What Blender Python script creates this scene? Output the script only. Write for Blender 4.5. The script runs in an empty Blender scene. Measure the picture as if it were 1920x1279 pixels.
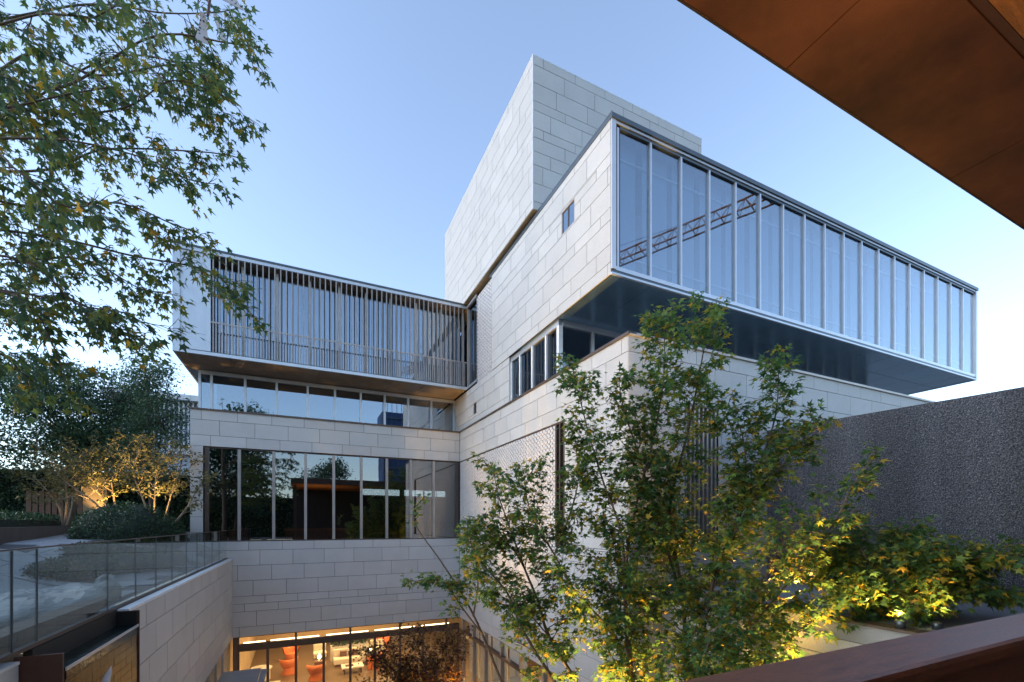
import bpy, math, random
import numpy as np
from mathutils import Vector, Matrix, Quaternion

random.seed(7)
SC = bpy.context.scene
COL = SC.collection
R = math.radians

# ------------------------------------------------------------------ camera, sky, sun, exposure
cam_d = bpy.data.cameras.new('camera')
cam_d.sensor_width = 36.0
cam_d.lens = 835.5 / 1920 * 36
cam_d.shift_y = (982 - 639.5) / 1920
cam_d.clip_start = 0.05
cam_d.clip_end = 3000
cam = bpy.data.objects.new('camera', cam_d)
cam.location = (0, 0, 0)
cam.rotation_euler = (R(90), 0, R(-25))
COL.objects.link(cam)
SC.camera = cam

SUN_ELEV, SUN_ROT = 19.0, -80.0
wd = bpy.data.worlds.new('World')
SC.world = wd
wd.use_nodes = True
nt = wd.node_tree
nt.nodes.clear()
wo = nt.nodes.new('ShaderNodeOutputWorld')
wb = nt.nodes.new('ShaderNodeBackground')
sky = nt.nodes.new('ShaderNodeTexSky')
sky.sky_type = 'NISHITA'
sky.sun_disc = False
sky.sun_elevation = R(SUN_ELEV)
sky.sun_rotation = R(SUN_ROT)
sky.air_density = 1.0
sky.dust_density = 0.5
sky.ozone_density = 3.0
wb.inputs['Strength'].default_value = 0.15
hz = nt.nodes.new('ShaderNodeHueSaturation')      # slightly hazy air: the whole sky a little less saturated
hz.inputs['Saturation'].default_value = 0.84
hz.inputs['Value'].default_value = 1.0
nt.links.new(sky.outputs[0], hz.inputs['Color'])
nt.links.new(hz.outputs[0], wb.inputs[0])
nt.links.new(wb.outputs[0], wo.inputs[0])

sun_d = bpy.data.lights.new('sun', 'SUN')
sun_d.energy = 0.28
sun_d.angle = R(40)
sun_d.color = (1.0, 0.96, 0.92)
sun = bpy.data.objects.new('sun', sun_d)
_a = R(SUN_ROT)
_v = Vector((math.sin(_a) * math.cos(R(20)), math.cos(_a) * math.cos(R(20)), math.sin(R(20))))
sun.rotation_euler = _v.to_track_quat('Z', 'Y').to_euler()
sun.location = _v * 50
COL.objects.link(sun)

SC.view_settings.view_transform = 'Standard'
SC.view_settings.look = 'None'
SC.view_settings.gamma = 1.0
SC.view_settings.use_curve_mapping = False
SC.view_settings.exposure = 1.58
SC.render.engine = 'CYCLES'
SC.cycles.max_bounces = 8
SC.cycles.diffuse_bounces = 3
SC.cycles.glossy_bounces = 4
SC.cycles.transmission_bounces = 4
SC.cycles.transparent_max_bounces = 24
SC.cycles.caustics_reflective = False
SC.cycles.caustics_refractive = False
SC.cycles.sample_clamp_indirect = 4.0
SC.cycles.use_denoising = True

# ------------------------------------------------------------------ materials
MATS = {}


def nodes(name):
    m = bpy.data.materials.new(name)
    m.use_nodes = True
    t = m.node_tree
    b = t.nodes['Principled BSDF']
    MATS[name] = m
    return m, t, b


def ramp(t, fac, stops):
    n = t.nodes.new('ShaderNodeValToRGB')
    el = n.color_ramp.elements
    while len(el) < len(stops):
        el.new(0.5)
    for e, (p, c) in zip(el, stops):
        e.position = p
        e.color = (*c, 1)
    t.links.new(fac, n.inputs[0])
    return n.outputs[0]


def noise(t, scale, detail=3, rough=0.55, vec=None, stretch=None):
    n = t.nodes.new('ShaderNodeTexNoise')
    n.inputs['Scale'].default_value = scale
    n.inputs['Detail'].default_value = detail
    n.inputs['Roughness'].default_value = rough
    if vec is None:
        g = t.nodes.new('ShaderNodeNewGeometry')
        vec = g.outputs['Position']
    if stretch:
        mp = t.nodes.new('ShaderNodeMapping')
        mp.inputs['Scale'].default_value = stretch
        t.links.new(vec, mp.inputs[0])
        vec = mp.outputs[0]
    t.links.new(vec, n.inputs['Vector'])
    return n.outputs['Fac']


def mul(c, k):
    return tuple(min(1, x * k) for x in c)


def surf(name, color, rough=0.6, metal=0.0, var=0.12, scale=3.0, fine=0.0, fscale=60.0, bump=0.0, bscale=60.0,
         rnd=0.0, spec=0.5, stretch=None, rvar=0.0):
    """general painted / stone / metal surface with uneven colour, fine grain and relief"""
    m, t, b = nodes(name)
    f = noise(t, scale, 4, 0.6, stretch=stretch)
    colr = ramp(t, f, [(0.3, mul(color, 1 - var)), (0.7, mul(color, 1 + var))])
    if fine:
        f2 = noise(t, fscale, 2, 0.7, stretch=stretch)
        c2 = ramp(t, f2, [(0.32, (1 - fine,) * 3), (0.68, (1 + 0 * fine,) * 3)])
        mx = t.nodes.new('ShaderNodeMix'); mx.data_type = 'RGBA'; mx.blend_type = 'MULTIPLY'
        mx.inputs['Factor'].default_value = 1
        t.links.new(colr, mx.inputs['A']); t.links.new(c2, mx.inputs['B'])
        colr = mx.outputs['Result']
    if rnd:
        oi = t.nodes.new('ShaderNodeObjectInfo')
        mr = t.nodes.new('ShaderNodeMapRange')
        mr.inputs['To Min'].default_value = 1 - rnd
        mr.inputs['To Max'].default_value = 1 + rnd
        t.links.new(oi.outputs['Random'], mr.inputs['Value'])
        hs = t.nodes.new('ShaderNodeHueSaturation')
        t.links.new(mr.outputs[0], hs.inputs['Value'])
        t.links.new(colr, hs.inputs['Color'])
        colr = hs.outputs[0]
    t.links.new(colr, b.inputs['Base Color'])
    b.inputs['Metallic'].default_value = metal
    b.inputs['Specular IOR Level'].default_value = spec
    if rvar:
        rr = t.nodes.new('ShaderNodeMapRange')
        rr.inputs['To Min'].default_value = max(0.02, rough - rvar)
        rr.inputs['To Max'].default_value = rough + rvar
        t.links.new(f, rr.inputs['Value'])
        t.links.new(rr.outputs[0], b.inputs['Roughness'])
    else:
        b.inputs['Roughness'].default_value = rough
    if bump:
        bf = noise(t, bscale, 3, 0.6, stretch=stretch)
        bn = t.nodes.new('ShaderNodeBump')
        bn.inputs['Strength'].default_value = bump
        bn.inputs['Distance'].default_value = 0.02
        t.links.new(bf, bn.inputs['Height'])
        t.links.new(bn.outputs[0], b.inputs['Normal'])
    return m


def glass(name, tint, base=0.2, ior=1.5, gloss=(1, 1, 1), rough=0.0):
    """thin pane: part mirror (coated glass), part see-through tint"""
    m, t, b = nodes(name)
    t.nodes.remove(b)
    out = t.nodes['Material Output']
    tr = t.nodes.new('ShaderNodeBsdfTransparent'); tr.inputs[0].default_value = (*tint, 1)
    gl = t.nodes.new('ShaderNodeBsdfGlossy'); gl.inputs['Roughness'].default_value = rough
    gl.inputs['Color'].default_value = (*gloss, 1)
    lw_ = t.nodes.new('ShaderNodeLayerWeight'); lw_.inputs['Blend'].default_value = 0.5
    fr = t.nodes.new('ShaderNodeMath'); fr.operation = 'POWER'; fr.inputs[1].default_value = 5.0   # Schlick, the same from both sides
    t.links.new(lw_.outputs['Facing'], fr.inputs[0])
    # slight waviness of real panes
    bn = t.nodes.new('ShaderNodeBump'); bn.inputs['Strength'].default_value = 0.012; bn.inputs['Distance'].default_value = 0.05
    t.links.new(noise(t, 0.9, 1), bn.inputs['Height'])
    t.links.new(bn.outputs[0], gl.inputs['Normal'])
    mr = t.nodes.new('ShaderNodeMapRange'); mr.inputs['To Min'].default_value = base; mr.inputs['To Max'].default_value = 0.95
    t.links.new(fr.outputs[0], mr.inputs['Value'])
    mx = t.nodes.new('ShaderNodeMixShader')
    t.links.new(mr.outputs[0], mx.inputs[0]); t.links.new(tr.outputs[0], mx.inputs[1]); t.links.new(gl.outputs[0], mx.inputs[2])
    t.links.new(mx.outputs[0], out.inputs[0])
    return m


def leafmat(name, stops, trans=0.35, rough=0.45):
    m, t, b = nodes(name)
    out = t.nodes['Material Output']
    g = t.nodes.new('ShaderNodeNewGeometry')
    oi = t.nodes.new('ShaderNodeObjectInfo')
    ad = t.nodes.new('ShaderNodeMath'); ad.operation = 'ADD'
    t.links.new(g.outputs['Random Per Island'], ad.inputs[0]); t.links.new(oi.outputs['Random'], ad.inputs[1])
    fr = t.nodes.new('ShaderNodeMath'); fr.operation = 'FRACT'
    t.links.new(ad.outputs[0], fr.inputs[0])
    c = ramp(t, fr.outputs[0], stops)
    t.links.new(c, b.inputs['Base Color'])
    b.inputs['Roughness'].default_value = rough
    b.inputs['Specular IOR Level'].default_value = 0.35
    tl = t.nodes.new('ShaderNodeBsdfTranslucent')
    hs = t.nodes.new('ShaderNodeHueSaturation'); hs.inputs['Value'].default_value = 1.5; hs.inputs['Hue'].default_value = 0.485
    t.links.new(c, hs.inputs['Color']); t.links.new(hs.outputs[0], tl.inputs[0])
    mx = t.nodes.new('ShaderNodeMixShader'); mx.inputs[0].default_value = trans
    t.links.new(b.outputs[0], mx.inputs[1]); t.links.new(tl.outputs[0], mx.inputs[2])
    t.links.new(mx.outputs[0], out.inputs[0])
    return m


def emit(name, color, strength):
    m, t, b = nodes(name)
    b.inputs['Base Color'].default_value = (*color, 1)
    b.inputs['Emission Color'].default_value = (*color, 1)
    b.inputs['Emission Strength'].default_value = strength
    return m


surf('limestone', (0.545, 0.54, 0.535), 0.62, var=0.05, scale=1.3, fine=0.16, fscale=45, bump=0.12, bscale=70, rnd=0.055, rvar=0.08)
surf('joint', (0.035, 0.035, 0.038), 0.9, var=0.1)
surf('ceramic', (0.62, 0.60, 0.60), 0.5, var=0.08, scale=9, fine=0.08, fscale=40)
surf('bronze', (0.105, 0.075, 0.062), 0.42, 0.35, var=0.12, scale=2, fine=0.1, fscale=90)
surf('bronze_pale', (0.36, 0.325, 0.30), 0.42, 0.3, var=0.12, scale=2, rnd=0.08)
surf('soffit_wood', (0.27, 0.205, 0.15), 0.45, 0.2, var=0.2, scale=2.5, fine=0.15, fscale=30, rnd=0.05)
surf('tan_soffit', (0.55, 0.40, 0.22), 0.5, 0.0, var=0.15, scale=2.5, fine=0.12, fscale=30)
surf('aluminium', (0.55, 0.58, 0.62), 0.34, 0.55, var=0.05, scale=3)
surf('aluminium_dark', (0.10, 0.12, 0.135), 0.35, 0.6, var=0.1, scale=3)
surf('gloss_soffit', (0.22, 0.35, 0.46), 0.25, 0.75, var=0.08, scale=1.2, rnd=0.06, rvar=0.05)
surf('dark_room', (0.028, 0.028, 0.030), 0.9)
surf('room_grey', (0.11, 0.12, 0.13), 0.9)
surf('blind', (0.42, 0.47, 0.53), 0.9, var=0.03, fine=0.05, fscale=200)
surf('white_bar', (0.75, 0.77, 0.8), 0.5)
surf('curtain', (0.20, 0.27, 0.27), 0.9, var=0.15, scale=4, stretch=(6, 6, 0.2))
surf('curtain_pale', (0.50, 0.55, 0.62), 0.9, var=0.22, scale=4, stretch=(6, 6, 0.2))
surf('copper_eave', (0.26, 0.098, 0.040), 0.55, 0.15, var=0.6, scale=1.1, fine=0.35, fscale=160, rnd=0.05, rvar=0.1)
surf('timber_ceiling', (0.60, 0.25, 0.07), 0.5, var=0.25, scale=3, fine=0.35, fscale=22, stretch=(1, 9, 9))
surf('timber_rail', (0.20, 0.088, 0.050), 0.34, var=0.35, scale=4, fine=0.5, fscale=26, stretch=(1.2, 12, 12), bump=0.08, bscale=40, rvar=0.08)
surf('concrete', (0.50, 0.50, 0.50), 0.8, var=0.12, scale=1.2, fine=0.15, fscale=40, bump=0.1)
surf('paving', (0.30, 0.315, 0.335), 0.62, var=0.10, scale=1.0, fine=0.2, fscale=60, rnd=0.07, bump=0.08)
surf('paving_joint', (0.10, 0.10, 0.10), 0.9)
surf('soil', (0.045, 0.038, 0.03), 0.95, var=0.3, scale=5, bump=0.4, bscale=20)
surf('ground', (0.16, 0.16, 0.15), 0.9, var=0.2, scale=0.4, bump=0.1)
surf('boulder', (0.34, 0.35, 0.36), 0.75, var=0.25, scale=2.2, fine=0.3, fscale=18, bump=0.5, bscale=9, stretch=(1, 0.7, 4))
surf('brown_stone', (0.085, 0.065, 0.055), 0.7, var=0.2, scale=3, fine=0.2, fscale=40)
surf('black_stone', (0.012, 0.012, 0.012), 0.6, var=0.3, scale=6)
surf('rust_steel', (0.115, 0.052, 0.04), 0.5, 0.2, var=0.15, scale=3, fine=0.15)
surf('bark', (0.10, 0.075, 0.055), 0.85, var=0.35, scale=9, bump=0.5, bscale=35, stretch=(1, 1, 0.3))
surf('bark_pale', (0.21, 0.16, 0.115), 0.8, var=0.3, scale=8, bump=0.4, bscale=35, stretch=(1, 1, 0.3))
surf('bark_gum', (0.135, 0.095, 0.068), 0.8, var=0.35, scale=8, bump=0.4, bscale=35, stretch=(1, 1, 0.3))
surf('lobby_floor', (0.17, 0.115, 0.07), 0.35, var=0.25, scale=3, stretch=(0.5, 6, 1), fine=0.2, fscale=20)
surf('lobby_wall', (0.46, 0.36, 0.24), 0.7, var=0.1, scale=1.5)
surf('lobby_ceiling', (0.55, 0.42, 0.28), 0.6)
surf('orange_leather', (0.62, 0.17, 0.05), 0.5, var=0.12, scale=6)
surf('sofa_cloth', (0.66, 0.60, 0.50), 0.9, var=0.05, scale=6)
surf('cushion', (0.14, 0.07, 0.05), 0.9)
surf('rug', (0.62, 0.56, 0.46), 0.95, var=0.08, scale=8, bump=0.3)
surf('white_lacquer', (0.75, 0.72, 0.68), 0.3)
surf('canopy_metal', (0.30, 0.36, 0.43), 0.4, 0.4, var=0.08)
surf('crane_steel', (0.20, 0.075, 0.02), 0.6, 0.1, var=0.15)
surf('scrim', (0.035, 0.075, 0.19), 0.8, var=0.3, scale=0.4)
surf('roof_white', (0.62, 0.64, 0.66), 0.6)
surf('porcelain', (0.62, 0.60, 0.68), 0.35, var=0.05)
surf('shell', (0.03, 0.05, 0.03), 0.9, var=0.3, scale=4)
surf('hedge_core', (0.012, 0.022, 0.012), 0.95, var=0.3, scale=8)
glass('glass_box', (0.70, 0.79, 0.86), 0.23, 1.5, (0.86, 0.92, 0.97))
glass('glass_strip', (0.40, 0.46, 0.50), 0.29, 1.5, (0.80, 0.90, 1.0))
glass('glass_gallery', (0.78, 0.84, 0.90), 0.24, 1.5, (0.80, 0.90, 1.0))
glass('glass_dark', (0.26, 0.28, 0.30), 0.21, 1.5, (0.93, 0.96, 1.0))
glass('glass_clear', (0.88, 0.945, 0.925), 0.045)
glass('glass_lobby', (0.92, 0.94, 0.92), 0.04, 1.45)
emit('lamp_strip', (1.0, 0.72, 0.38), 2.2)
emit('lamp_glow', (1.0, 0.66, 0.30), 14.0)
emit('white_strip', (0.80, 0.95, 0.93), 2.2)
leafmat('leaf_gum', [(0.0, (0.042, 0.110, 0.046)), (0.42, (0.078, 0.170, 0.052)), (0.72, (0.155, 0.245, 0.045)),
                     (0.88, (0.27, 0.26, 0.035)), (1.0, (0.46, 0.31, 0.04))], 0.45)
leafmat('leaf_maple', [(0.0, (0.050, 0.105, 0.070)), (0.45, (0.082, 0.155, 0.062)), (0.78, (0.15, 0.20, 0.04)),
                       (0.94, (0.24, 0.22, 0.03)), (1.0, (0.38, 0.25, 0.03))], 0.5)
leafmat('leaf_red', [(0.0, (0.035, 0.018, 0.018)), (0.5, (0.075, 0.036, 0.022)), (0.8, (0.16, 0.095, 0.02)), (1.0, (0.30, 0.17, 0.02))])
leafmat('leaf_myrtle', [(0.0, (0.055, 0.07, 0.03)), (0.6, (0.11, 0.115, 0.045)), (1.0, (0.20, 0.18, 0.06))])
leafmat('leaf_dark', [(0.0, (0.034, 0.078, 0.048)), (0.6, (0.065, 0.125, 0.068)), (1.0, (0.115, 0.175, 0.075))], 0.35)
leafmat('leaf_box', [(0.0, (0.016, 0.042, 0.02)), (0.6, (0.032, 0.075, 0.03)), (1.0, (0.055, 0.105, 0.035))], 0.2, 0.35)


def dark_wall_mat():
    m, t, b = nodes('dark_granite')
    g = t.nodes.new('ShaderNodeNewGeometry')
    vo = t.nodes.new('ShaderNodeTexVoronoi'); vo.inputs['Scale'].default_value = 24
    t.links.new(g.outputs['Position'], vo.inputs['Vector'])
    n = noise(t, 48, 4, 0.75)
    n2 = noise(t, 0.9, 3, stretch=(1.3, 1.3, 0.12))
    c1 = ramp(t, n, [(0.35, (0.018, 0.021, 0.027)), (0.53, (0.145, 0.156, 0.178)), (0.71, (0.52, 0.54, 0.58))])
    c2 = ramp(t, n2, [(0.3, (0.58,) * 3), (0.7, (1.0,) * 3)])
    mx = t.nodes.new('ShaderNodeMix'); mx.data_type = 'RGBA'; mx.blend_type = 'MULTIPLY'; mx.inputs['Factor'].default_value = 1
    t.links.new(c1, mx.inputs['A']); t.links.new(c2, mx.inputs['B'])
    t.links.new(mx.outputs['Result'], b.inputs['Base Color'])
    b.inputs['Roughness'].default_value = 0.75
    bn = t.nodes.new('ShaderNodeBump'); bn.inputs['Strength'].default_value = 1.0; bn.inputs['Distance'].default_value = 0.05
    ad = t.nodes.new('ShaderNodeMath'); ad.operation = 'ADD'
    t.links.new(vo.outputs['Distance'], ad.inputs[0]); t.links.new(n, ad.inputs[1])
    t.links.new(ad.outputs[0], bn.inputs['Height']); t.links.new(bn.outputs[0], b.inputs['Normal'])


def water_mat():
    m, t, b = nodes('dark_water')
    b.inputs['Base Color'].default_value = (0.006, 0.016, 0.016, 1)
    b.inputs['Roughness'].default_value = 0.04
    bn = t.nodes.new('ShaderNodeBump'); bn.inputs['Strength'].default_value = 0.35; bn.inputs['Distance'].default_value = 0.03
    t.links.new(noise(t, 7, 3, stretch=(1, 2.5, 1)), bn.inputs['Height'])
    t.links.new(bn.outputs[0], b.inputs['Normal'])


def tile_mat():
    """wet bronze mosaic below the spill edge: streaked by running water"""
    m, t, b = nodes('wet_bronze_tile')
    f = noise(t, 5, 4, 0.7, stretch=(1, 6, 0.6))
    c = ramp(t, f, [(0.28, (0.008, 0.007, 0.006)), (0.52, (0.055, 0.038, 0.016)), (0.78, (0.16, 0.105, 0.04))])
    t.links.new(c, b.inputs['Base Color'])
    b.inputs['Metallic'].default_value = 0.4
    b.inputs['Roughness'].default_value = 0.28


def dotted_mat():
    """pale ribbon printed with dark dots"""
    m, t, b = nodes('dotted_ribbon')
    tc = t.nodes.new('ShaderNodeTexCoord')
    vo = t.nodes.new('ShaderNodeTexVoronoi'); vo.inputs['Scale'].default_value = 26; vo.inputs['Randomness'].default_value = 0.35
    t.links.new(tc.outputs['Object'], vo.inputs['Vector'])
    c = ramp(t, vo.outputs['Distance'], [(0.24, (0.02, 0.02, 0.025)), (0.30, (0.50, 0.47, 0.47))])
    t.links.new(c, b.inputs['Base Color'])
    b.inputs['Roughness'].default_value = 0.6


dark_wall_mat(); water_mat(); tile_mat(); dotted_mat()

# ------------------------------------------------------------------ mesh helpers
ORG = {}          # world origin of every object that may be a parent


def tag(o, label=None, cat=None, group=None, kind=None):
    if label: o['label'] = label
    if cat: o['category'] = cat
    if group: o['group'] = group
    if kind: o['kind'] = kind
    return o


def link(o, parent, loc):
    COL.objects.link(o)
    loc = Vector(loc)
    if parent is not None:
        o.parent = parent
        o.location = loc - ORG[parent.name]
    else:
        o.location = loc
    ORG[o.name] = loc.copy()
    return o


def thing(name, label, cat, loc=(0, 0, 0), group=None):
    o = bpy.data.objects.new(name, None)
    o.empty_display_size = 0.2
    link(o, None, loc)
    return tag(o, label, cat, group)


UNIT = {}
BOXF = [(0, 3, 2, 1), (4, 5, 6, 7), (0, 1, 5, 4), (1, 2, 6, 5), (2, 3, 7, 6), (3, 0, 4, 7)]


def unit_cube(mat):
    if mat not in UNIT:
        me = bpy.data.meshes.new('unit_' + mat)
        v = [(-.5, -.5, -.5), (.5, -.5, -.5), (.5, .5, -.5), (-.5, .5, -.5), (-.5, -.5, .5), (.5, -.5, .5), (.5, .5, .5), (-.5, .5, .5)]
        me.from_pydata(v, [], BOXF)
        me.materials.append(MATS[mat])
        UNIT[mat] = me
    return UNIT[mat]


def piece(name, mat, parent, lo, hi, rz=0.0):
    """a box-shaped piece sharing one mesh per material (never a parent itself)"""
    o = bpy.data.objects.new(name, unit_cube(mat))
    c = [(a + b) / 2 for a, b in zip(lo, hi)]
    link(o, parent, c)
    o.scale = [max(1e-4, abs(b - a)) for a, b in zip(lo, hi)]
    if rz:
        o.rotation_euler = (0, 0, rz)
    return o


class MB:
    def __init__(s):
        s.v = []; s.f = []

    def box(s, lo, hi):
        n = len(s.v)
        x0, y0, z0 = lo; x1, y1, z1 = hi
        s.v += [(x0, y0, z0), (x1, y0, z0), (x1, y1, z0), (x0, y1, z0), (x0, y0, z1), (x1, y0, z1), (x1, y1, z1), (x0, y1, z1)]
        s.f += [tuple(i + n for i in q) for q in BOXF]
        return s

    def quad(s, a, b, c, d):
        n = len(s.v)
        s.v += [tuple(a), tuple(b), tuple(c), tuple(d)]
        s.f.append((n, n + 1, n + 2, n + 3))
        return s

    def tube(s, pts, r0, r1, n=6, cap=True):
        pts = [Vector(p) for p in pts]
        m = len(pts)
        base = len(s.v)
        up = None
        for i, p in enumerate(pts):
            t = (pts[min(i + 1, m - 1)] - pts[max(i - 1, 0)])
            if t.length < 1e-6: t = Vector((0, 0, 1))
            t.normalize()
            if up is None:
                up = Vector((1, 0, 0)) if abs(t.x) < 0.8 else Vector((0, 1, 0))
            a = (up - t * up.dot(t)).normalized(); b = t.cross(a); up = a
            r = r0 + (r1 - r0) * i / max(1, m - 1)
            for k in range(n):
                w = 2 * math.pi * k / n
                s.v.append(tuple(p + (a * math.cos(w) + b * math.sin(w)) * r))
        for i in range(m - 1):
            for k in range(n):
                k2 = (k + 1) % n
                s.f.append((base + i * n + k, base + i * n + k2, base + (i + 1) * n + k2, base + (i + 1) * n + k))
        if cap:
            s.f.append(tuple(base + k for k in range(n))[::-1])
            s.f.append(tuple(base + (m - 1) * n + k for k in range(n)))
        return s

    def lathe(s, prof, cx, cy, n=20, a0=0.0, a1=2 * math.pi):
        full = abs(a1 - a0 - 2 * math.pi) < 1e-6
        base = len(s.v); m = len(prof)
        cols = n if full else n + 1
        for k in range(cols):
            w = a0 + (a1 - a0) * k / n
            for r, z in prof:
                s.v.append((cx + r * math.cos(w), cy + r * math.sin(w), z))
        for k in range(n):
            k2 = (k + 1) % cols
            for i in range(m - 1):
                s.f.append((base + k * m + i, base + k2 * m + i, base + k2 * m + i + 1, base + k * m + i + 1))
        return s

    def build(s, name, mat, parent=None, loc=(0, 0, 0), smooth=False, bevel=0.0):
        L = Vector(loc)
        me = bpy.data.meshes.new(name)
        me.from_pydata([tuple(Vector(v) - L) for v in s.v], [], s.f)
        me.materials.append(MATS[mat])
        if smooth:
            me.polygons.foreach_set('use_smooth', [True] * len(me.polygons))
        me.update()
        o = bpy.data.objects.new(name, me)
        link(o, parent, L)
        if bevel:
            bv = o.modifiers.new('edge', 'BEVEL'); bv.width = bevel; bv.segments = 2; bv.limit_method = 'ANGLE'
        return o


def bx(name, mat, parent, lo, hi, bevel=0.0):
    c = ((lo[0] + hi[0]) / 2, (lo[1] + hi[1]) / 2, lo[2])
    return MB().box(lo, hi).build(name, mat, parent, c, bevel=bevel)


# ------------------------------------------------------------------ foliage helpers
def star_template(lobes=5):
    """sweetgum / maple leaf: five pointed lobes, gently cupped; tip along +Y, petiole at origin"""
    ang = [-130, -100, -62, -38, -14 - 6, 0, 20, 38, 62, 100, 130]
    rad = [0.42, 0.30, 0.72, 0.34, 0.40, 1.0, 0.40, 0.34, 0.72, 0.30, 0.42]
    vs = [(0, 0, 0)]
    for a, r in zip(ang, rad):
        w = R(a)
        x, y = r * math.sin(w) * 0.62, 0.28 + r * math.cos(w) * 0.72 - 0.0
        vs.append((x, y, -0.22 * abs(x) + 0.05 - 0.10 * (y ** 2)))
    fs = [(0, i, i + 1) for i in range(1, len(ang))]
    v = np.array(vs); v[0] = (0, 0.18, 0.06)
    return v, np.array(fs)


def oval_template():
    v = np.array([(0, 0, 0), (0.26, 0.45, 0.05), (0, 1.0, -0.05), (-0.26, 0.45, 0.05)], float)
    f = np.array([(0, 1, 2), (0, 2, 3)])
    return v, f


STAR, OVAL = star_template(), oval_template()


def frames(tip, nrm):
    y = tip / (np.linalg.norm(tip, axis=1, keepdims=True) + 1e-9)
    n = nrm - y * np.sum(nrm * y, axis=1, keepdims=True)
    n = n / (np.linalg.norm(n, axis=1, keepdims=True) + 1e-9)
    x = np.cross(y, n)
    return x, y, n


def leaf_cloud(name, mat, parent, loc, pos, tip, nrm, size, tpl, kind='stuff'):
    tv, tf = tpl
    N = len(pos); K = len(tv)
    x, y, n = frames(tip, nrm)
    V = pos[:, None, :] + size[:, None, None] * (tv[None, :, 0:1] * x[:, None, :] + tv[None, :, 1:2] * y[:, None, :] + tv[None, :, 2:3] * n[:, None, :])
    V = V.reshape(-1, 3) - np.array(loc)
    F = (tf[None] + (np.arange(N) * K)[:, None, None]).reshape(-1, 3)
    me = bpy.data.meshes.new(name)
    me.vertices.add(len(V)); me.vertices.foreach_set('co', V.astype(np.float32).ravel())
    me.loops.add(F.size); me.loops.foreach_set('vertex_index', F.astype(np.int32).ravel())
    me.polygons.add(len(F))
    me.polygons.foreach_set('loop_start', np.arange(0, F.size, 3, dtype=np.int32))
    me.polygons.foreach_set('loop_total', np.full(len(F), 3, dtype=np.int32))
    me.update(calc_edges=True)
    me.materials.append(MATS[mat])
    o = bpy.data.objects.new(name, me)
    link(o, parent, loc)
    if kind: o['kind'] = kind
    return o


LEAFMESH = {}


def leaf_objects(mat, parent, pos, tip, nrm, size, tpl):
    if mat not in LEAFMESH:
        me = bpy.data.meshes.new('leaf_' + mat)
        me.from_pydata([tuple(v) for v in tpl[0]], [], [tuple(int(i) for i in f) for f in tpl[1]])
        me.materials.append(MATS[mat])
        LEAFMESH[mat] = me
    x, y, n = frames(tip, nrm)
    for i in range(len(pos)):
        o = bpy.data.objects.new('leaf', LEAFMESH[mat])
        link(o, parent, pos[i])
        M = Matrix(((x[i][0], y[i][0], n[i][0]), (x[i][1], y[i][1], n[i][1]), (x[i][2], y[i][2], n[i][2])))
        o.rotation_euler = M.to_euler()
        o.scale = (size[i],) * 3


def resample(pts, step):
    pts = [np.array(p, float) for p in pts]
    # smooth Catmull-Rom through the points
    P_ = [2 * pts[0] - pts[1]] + pts + [2 * pts[-1] - pts[-2]]
    out = []
    for i in range(1, len(P_) - 2):
        L = np.linalg.norm(P_[i + 1] - P_[i]); k = max(2, int(L / step))
        for j in range(k):
            t = j / k
            a, b, c, d = P_[i - 1], P_[i], P_[i + 1], P_[i + 2]
            out.append(0.5 * ((2 * b) + (-a + c) * t + (2 * a - 5 * b + 4 * c - d) * t * t + (-a + 3 * b - 3 * c + d) * t ** 3))
    out.append(pts[-1])
    return out


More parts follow.
